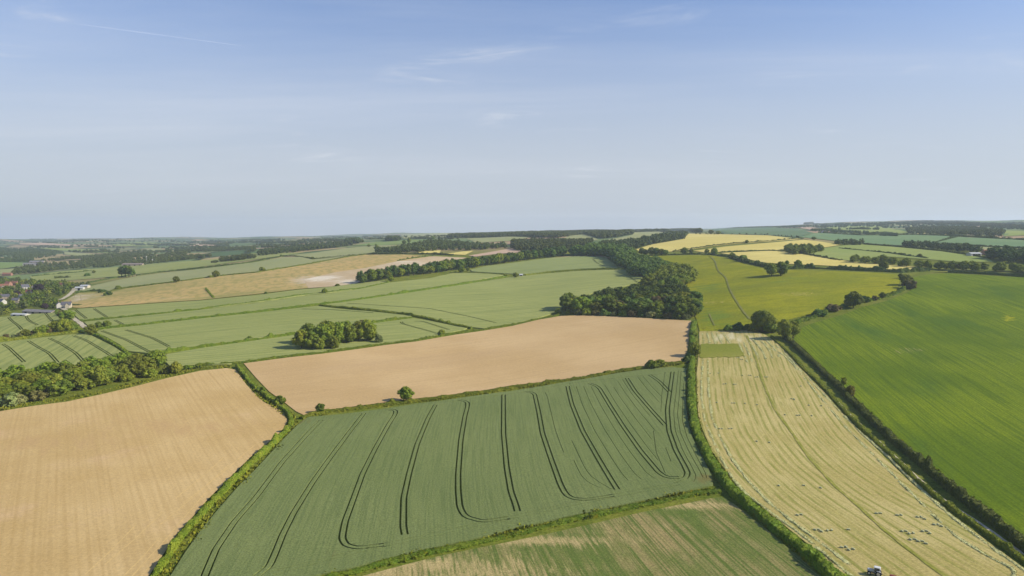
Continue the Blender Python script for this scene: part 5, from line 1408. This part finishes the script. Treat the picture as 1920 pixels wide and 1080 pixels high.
house('house', 'small stone house at the lower middle of the village trees', 30, 568, 10, 7, 4.8, 3.4, M_STONE, M_SLATE, .2, 2, 1)
barn('farm_shed', 'left white farm shed at the top of the chalk road', 150, 544, 13, 10, 4.6, 1.6, M_WHITEWALL, M_PALEROOF, .2, 1, 'farm shed')
barn('farm_shed', 'right farm shed with a big dark doorway by the chalk road', 160, 541, 13, 11, 5.4, 1.5, M_CREAM, M_PALEROOF, .1, 1, 'farm shed')
house('house', 'pinkish house between valley meadows, far left', 14, 517, 22, 9, 5, 3, M_BRICK, M_TILE, .1, 4, 1)
barn('farm_barn', 'long pale far barn by the valley meadow', 64, 498, 60, 16, 6, 3, M_WHITEWALL, M_GREYROOF, .15, 5)
barn('farm_barn', 'smaller dark roofed far barn behind the long pale one', 70, 495, 44, 14, 7, 4, M_STONE, M_GREYROOF, .15, 3)
barn('farm_barn', 'long brown roofed barn on the far brow of the left hill', 250, 499, 52, 16, 5, 3, M_STONE, M_BROWNROOF, .12, 4)
barn('shed', 'tiny white shed next to the dark round tree in the corn', 977, 518, 5, 4, 2.6, 1.2, M_WHITEWALL, M_PALEROOF, .1, 1, 'shed')
barn('farm_shed', 'white farm shed beside the tall bluish trees on the right', 1826, 480, 20, 10, 4, 1.8, M_WHITEWALL, M_PALEROOF, .2, 2, 'farm shed')
house('house', 'brick house peeping out beside the right farm trees', 1848, 478, 12, 9, 5, 3.6, M_BRICK, M_TILE, .4, 3, 1)
house('house', 'tiny white far house below the pinkish soil on the right', 1545, 437.5, 14, 9, 5.5, 3.5, M_WHITEWALL, M_SLATE, .1, 3, 1)

def mast(u, v, h, label):
    c = world_at([(u, v)])[0]
    o = empty('mast', (c[0], c[1], zs(*c)), .3)
    b = MB()
    for a in range(3):
        x, y = math.cos(a * 2.094), math.sin(a * 2.094); b.bar((x * .8, y * .8, -.5), (x * .3, y * .3, h), .16)
    for k in range(8):
        z = h * (k + .5) / 8; q = .8 - .5 * z / h
        for a in range(3):
            b.bar((math.cos(a * 2.094) * q, math.sin(a * 2.094) * q, z), (math.cos(a * 2.094 + 2.094) * q, math.sin(a * 2.094 + 2.094) * q, z + h / 10), .07, 4)
    b.build('frame', M_STEEL, o)
    MB().ring((0, -1.2, h + .2), [(.3, 0), (1.6, .5), (1.8, 1.2), (1.5, 1.6)], 14).build('dish', M_WHITEWALL, o)
    return tag(o, label, 'mast')
mast(275, 496, 21, 'taller thin mast with a white head by the brown roofed barn')
mast(286, 494, 10, 'shorter thin mast right of the tall one by the barn')
def pole(u, v, label):
    c = world_at([(u, v)])[0]
    o = empty('telegraph_pole', (c[0], c[1], zs(*c)), .4)
    MB().bar((0, 0, -.5), (0, 0, 9), .16).build('post', M_WOOD, o)
    MB().box((0, 0, 8.5), (1.8, .14, .16)).build('crossarm', M_WOOD, o)
    return tag(o, label, 'pole')
pole(152, 565, 'thin wooden pole standing right of the chalk road')
pole(140, 559, 'thin wooden pole close to the top of the chalk road')

# ------------------------------------------------------------------ tractor and the machine behind it
def tractor():
    c = world_at([(1641, 1079)])[0]
    o = empty('tractor', (c[0], c[1], zs(*c) + .18), math.atan2(.50, -.86))     # +x is forward
    m_body = plain_mat('tractor_paint', (.46, .50, .55), (.36, .40, .46), rough=.4, spec=.5)
    m_roof = plain_mat('cab_roof_paint', (.62, .62, .60), (.54, .54, .52), rough=.45, spec=.4)
    m_tyre = plain_mat('tyre_rubber', (.018, .018, .019), (.03, .03, .03), rough=.85)
    m_rim = plain_mat('rim_paint', (.55, .52, .44), rough=.5)
    m_frame = plain_mat('chassis_iron', (.06, .06, .065), rough=.6)
    MB().box((.35, 0, .82), (3.3, .62, .42)).box((-.85, 0, .85), (.7, 1.1, .6)).bar((1.75, -.85, .62), (1.75, .85, .62), .11).bar((-.9, -.95, .85), (-.9, .95, .85), .15).box((-1.75, 0, .72), (.5, .5, .2)).build('chassis', m_frame, o)
    h = MB().box((1.35, 0, 1.42), (1.85, .86, .78), (.97, .86), .08).build('hood', m_body, o)
    MB().box((2.285, 0, 1.36), (.05, .62, .52)).build('grille', m_frame, h)
    for sy in (-1, 1): MB().ring((0, 0, 0), [(.09, -.03), (.09, .03)], 10).build('headlight', m_roof, h).matrix_local = __import__('mathutils').Matrix.Translation((2.30, sy * .27, 1.66)) @ __import__('mathutils').Matrix.Rotation(math.pi / 2, 4, 'Z')
    MB().bar((.95, .36, 1.7), (.95, .36, 2.75), .05, 8).build('exhaust', m_frame, o)
    cab = MB()
    for x in (-1.3, .38):
        for y in (-.72, .72): cab.bar((x, y * 1.02, 1.15), (x * .92, y * .93, 2.62), .055)
    cab.box((-.46, 0, 1.16), (1.7, 1.46, .12))
    cb = cab.build('cab', m_body, o)
    MB().box((-.46, 0, 1.88), (1.58, 1.36, 1.32), (.93, .93)).build('glass', M_GLASS, cb)
    MB().box((-.5, 0, 2.70), (1.95, 1.66, .22), (.92, .90), .08).build('cab_roof', m_roof, cb)
    for y in (-.86, .86):
        MB().box((-.95, y * 1.02, 1.66), (1.35, .46, .10), (.8, 1), .03).build('fender', m_roof, o)
    def wheel(x, y, r, w):
        t = MB().ring((0, 0, 0), [(r * .62, -w / 2), (r * .92, -w / 2), (r, -w * .32), (r, w * .32), (r * .92, w / 2), (r * .62, w / 2)], 28)
        n = 18
        for i in range(n):
            a = 2 * math.pi * i / n
            for s in (-1, 1): t.bar((math.cos(a) * r * 1.0, s * w * .05, math.sin(a) * r * 1.0), (math.cos(a + .14) * r * 1.0, s * w * .46, math.sin(a + .14) * r * 1.0), .035, 4)
        wh = t.build('wheel', m_tyre, o); wh.location = (x, y, r)
        MB().ring((0, 0, 0), [(r * .3, -w * .53), (r * .60, -w * .51), (r * .61, w * .51), (r * .3, w * .53)], 20).build('rim', m_rim, wh)
    for y in (-.95, .95): wheel(-.9, y, .84, .50)
    for y in (-.88, .88): wheel(1.75, y, .58, .36)
    tag(o, 'small pale tractor with white cab roof working on the mown field', 'tractor')
    # red trailed machine behind
    R = o.rotation_euler.z; fx, fy = math.cos(R), math.sin(R)
    x, y = c[0] - fx * 4.7, c[1] - fy * 4.7 - .8
    p = empty('hay_baler', (x, y, zs(x, y) + .18), R)
    m_red = plain_mat('red_paint', (.27, .055, .035), (.19, .045, .03), rough=.45, spec=.4)
    MB().box((0, 0, .95), (2.2, .9, .8), (.95, .9), .06).box((.2, -.9, .75), (1.2, .9, .45), (.9, .9), .05).build('chamber', m_red, p)
    MB().bar((1.1, 0, .6), (2.7, .15, .55), .07).bar((0, -1.25, .45), (0, .75, .45), .07).build('drawbar', m_frame, p)
    MB().box((-1.6, 0, .55), (1.3, .6, .1)).box((-1.6, .28, .75), (1.3, .06, .35)).box((-1.6, -.28, .75), (1.3, .06, .35)).build('chute', m_red, p)
    for yy in (-1.35, .72):
        MB().ring((0, 0, 0), [(.2, -.1), (.40, -.12), (.43, -.06), (.43, .06), (.40, .12), (.2, .1)], 20).build('wheel', m_tyre, p).location = (0, yy, .43)
    tag(p, 'red hay machine hitched behind the pale tractor', 'baler')
tractor()

# ------------------------------------------------------------------ vapour trail high in the sky, and the air itself
def trail():
    def hi(u, v, alt):
        dx, dv = (u - 960) / F_PX, -(v - 540) / F_PX
        d = np.array([dx, math.cos(PITCH) + dv * math.sin(PITCH), -math.sin(PITCH) + dv * math.cos(PITCH)])
        return np.array([0, 0, CAM_H]) + d * (alt / d[2])
    a, b = hi(132, 43, 9000), hi(455, 86, 9000)
    n = 40; V, F = [], []
    rng = np.random.default_rng(3)
    d = (b - a) / np.linalg.norm(b - a); p = np.cross(d, (0, 0, 1)); p /= np.linalg.norm(p); q = np.cross(d, p)
    for i in range(n + 1):
        t = i / n; r = 26 * (.25 + t * (1 - t) * 2.2) * rng.uniform(.8, 1.2)
        for k in range(8):
            an = k * math.pi / 4; V.append(a + (b - a) * t + (p * math.cos(an) + q * math.sin(an)) * r)
    for i in range(n):
        for k in range(8): F.append((i * 8 + k, i * 8 + (k + 1) % 8, (i + 1) * 8 + (k + 1) % 8, (i + 1) * 8 + k))
    m = bpy.data.materials.new('vapour'); m.use_nodes = True; nt = m.node_tree; nt.nodes.clear(); w = NB(nt)
    out = w.n('ShaderNodeOutputMaterial'); mx = w.n('ShaderNodeMixShader'); tr = w.n('ShaderNodeBsdfTransparent'); df0 = w.n('ShaderNodeBsdfTranslucent'); df1 = w.n('ShaderNodeBsdfDiffuse'); df = w.n('ShaderNodeAddShader'); w.L(df0.outputs[0], df.inputs[0]); w.L(df1.outputs[0], df.inputs[1])
    w.L(w.ramp(w.noise(w.pos(), .0007, 3), .3, .7, .02, .08), mx.inputs[0]); w.L(tr.outputs[0], mx.inputs[1]); w.L(df.outputs[0], mx.inputs[2]); w.L(mx.outputs[0], out.inputs[0])
    o = mesh_obj('vapour_trail', V, F, m, smooth=True)
    tag(o, 'faint thin white vapour trail slanting across the upper left sky', 'vapour trail')
trail()
def haze():
    b = MB(); b.box((0, 0, 195), (30600, 30600, 450))
    m = bpy.data.materials.new('haze_air'); m.use_nodes = True; nt = m.node_tree; nt.nodes.clear()
    out = nt.nodes.new('ShaderNodeOutputMaterial'); v = nt.nodes.new('ShaderNodeVolumePrincipled')
    v.inputs['Color'].default_value = (.73, .84, 1.0, 1)
    v.inputs['Density'].default_value = 7.0e-5
    v.inputs['Anisotropy'].default_value = .2
    nt.links.new(v.outputs[0], out.inputs['Volume'])
    o = b.build('haze', m)
    tag(o, 'pale blue haze over the far hills', kind='stuff')
haze()
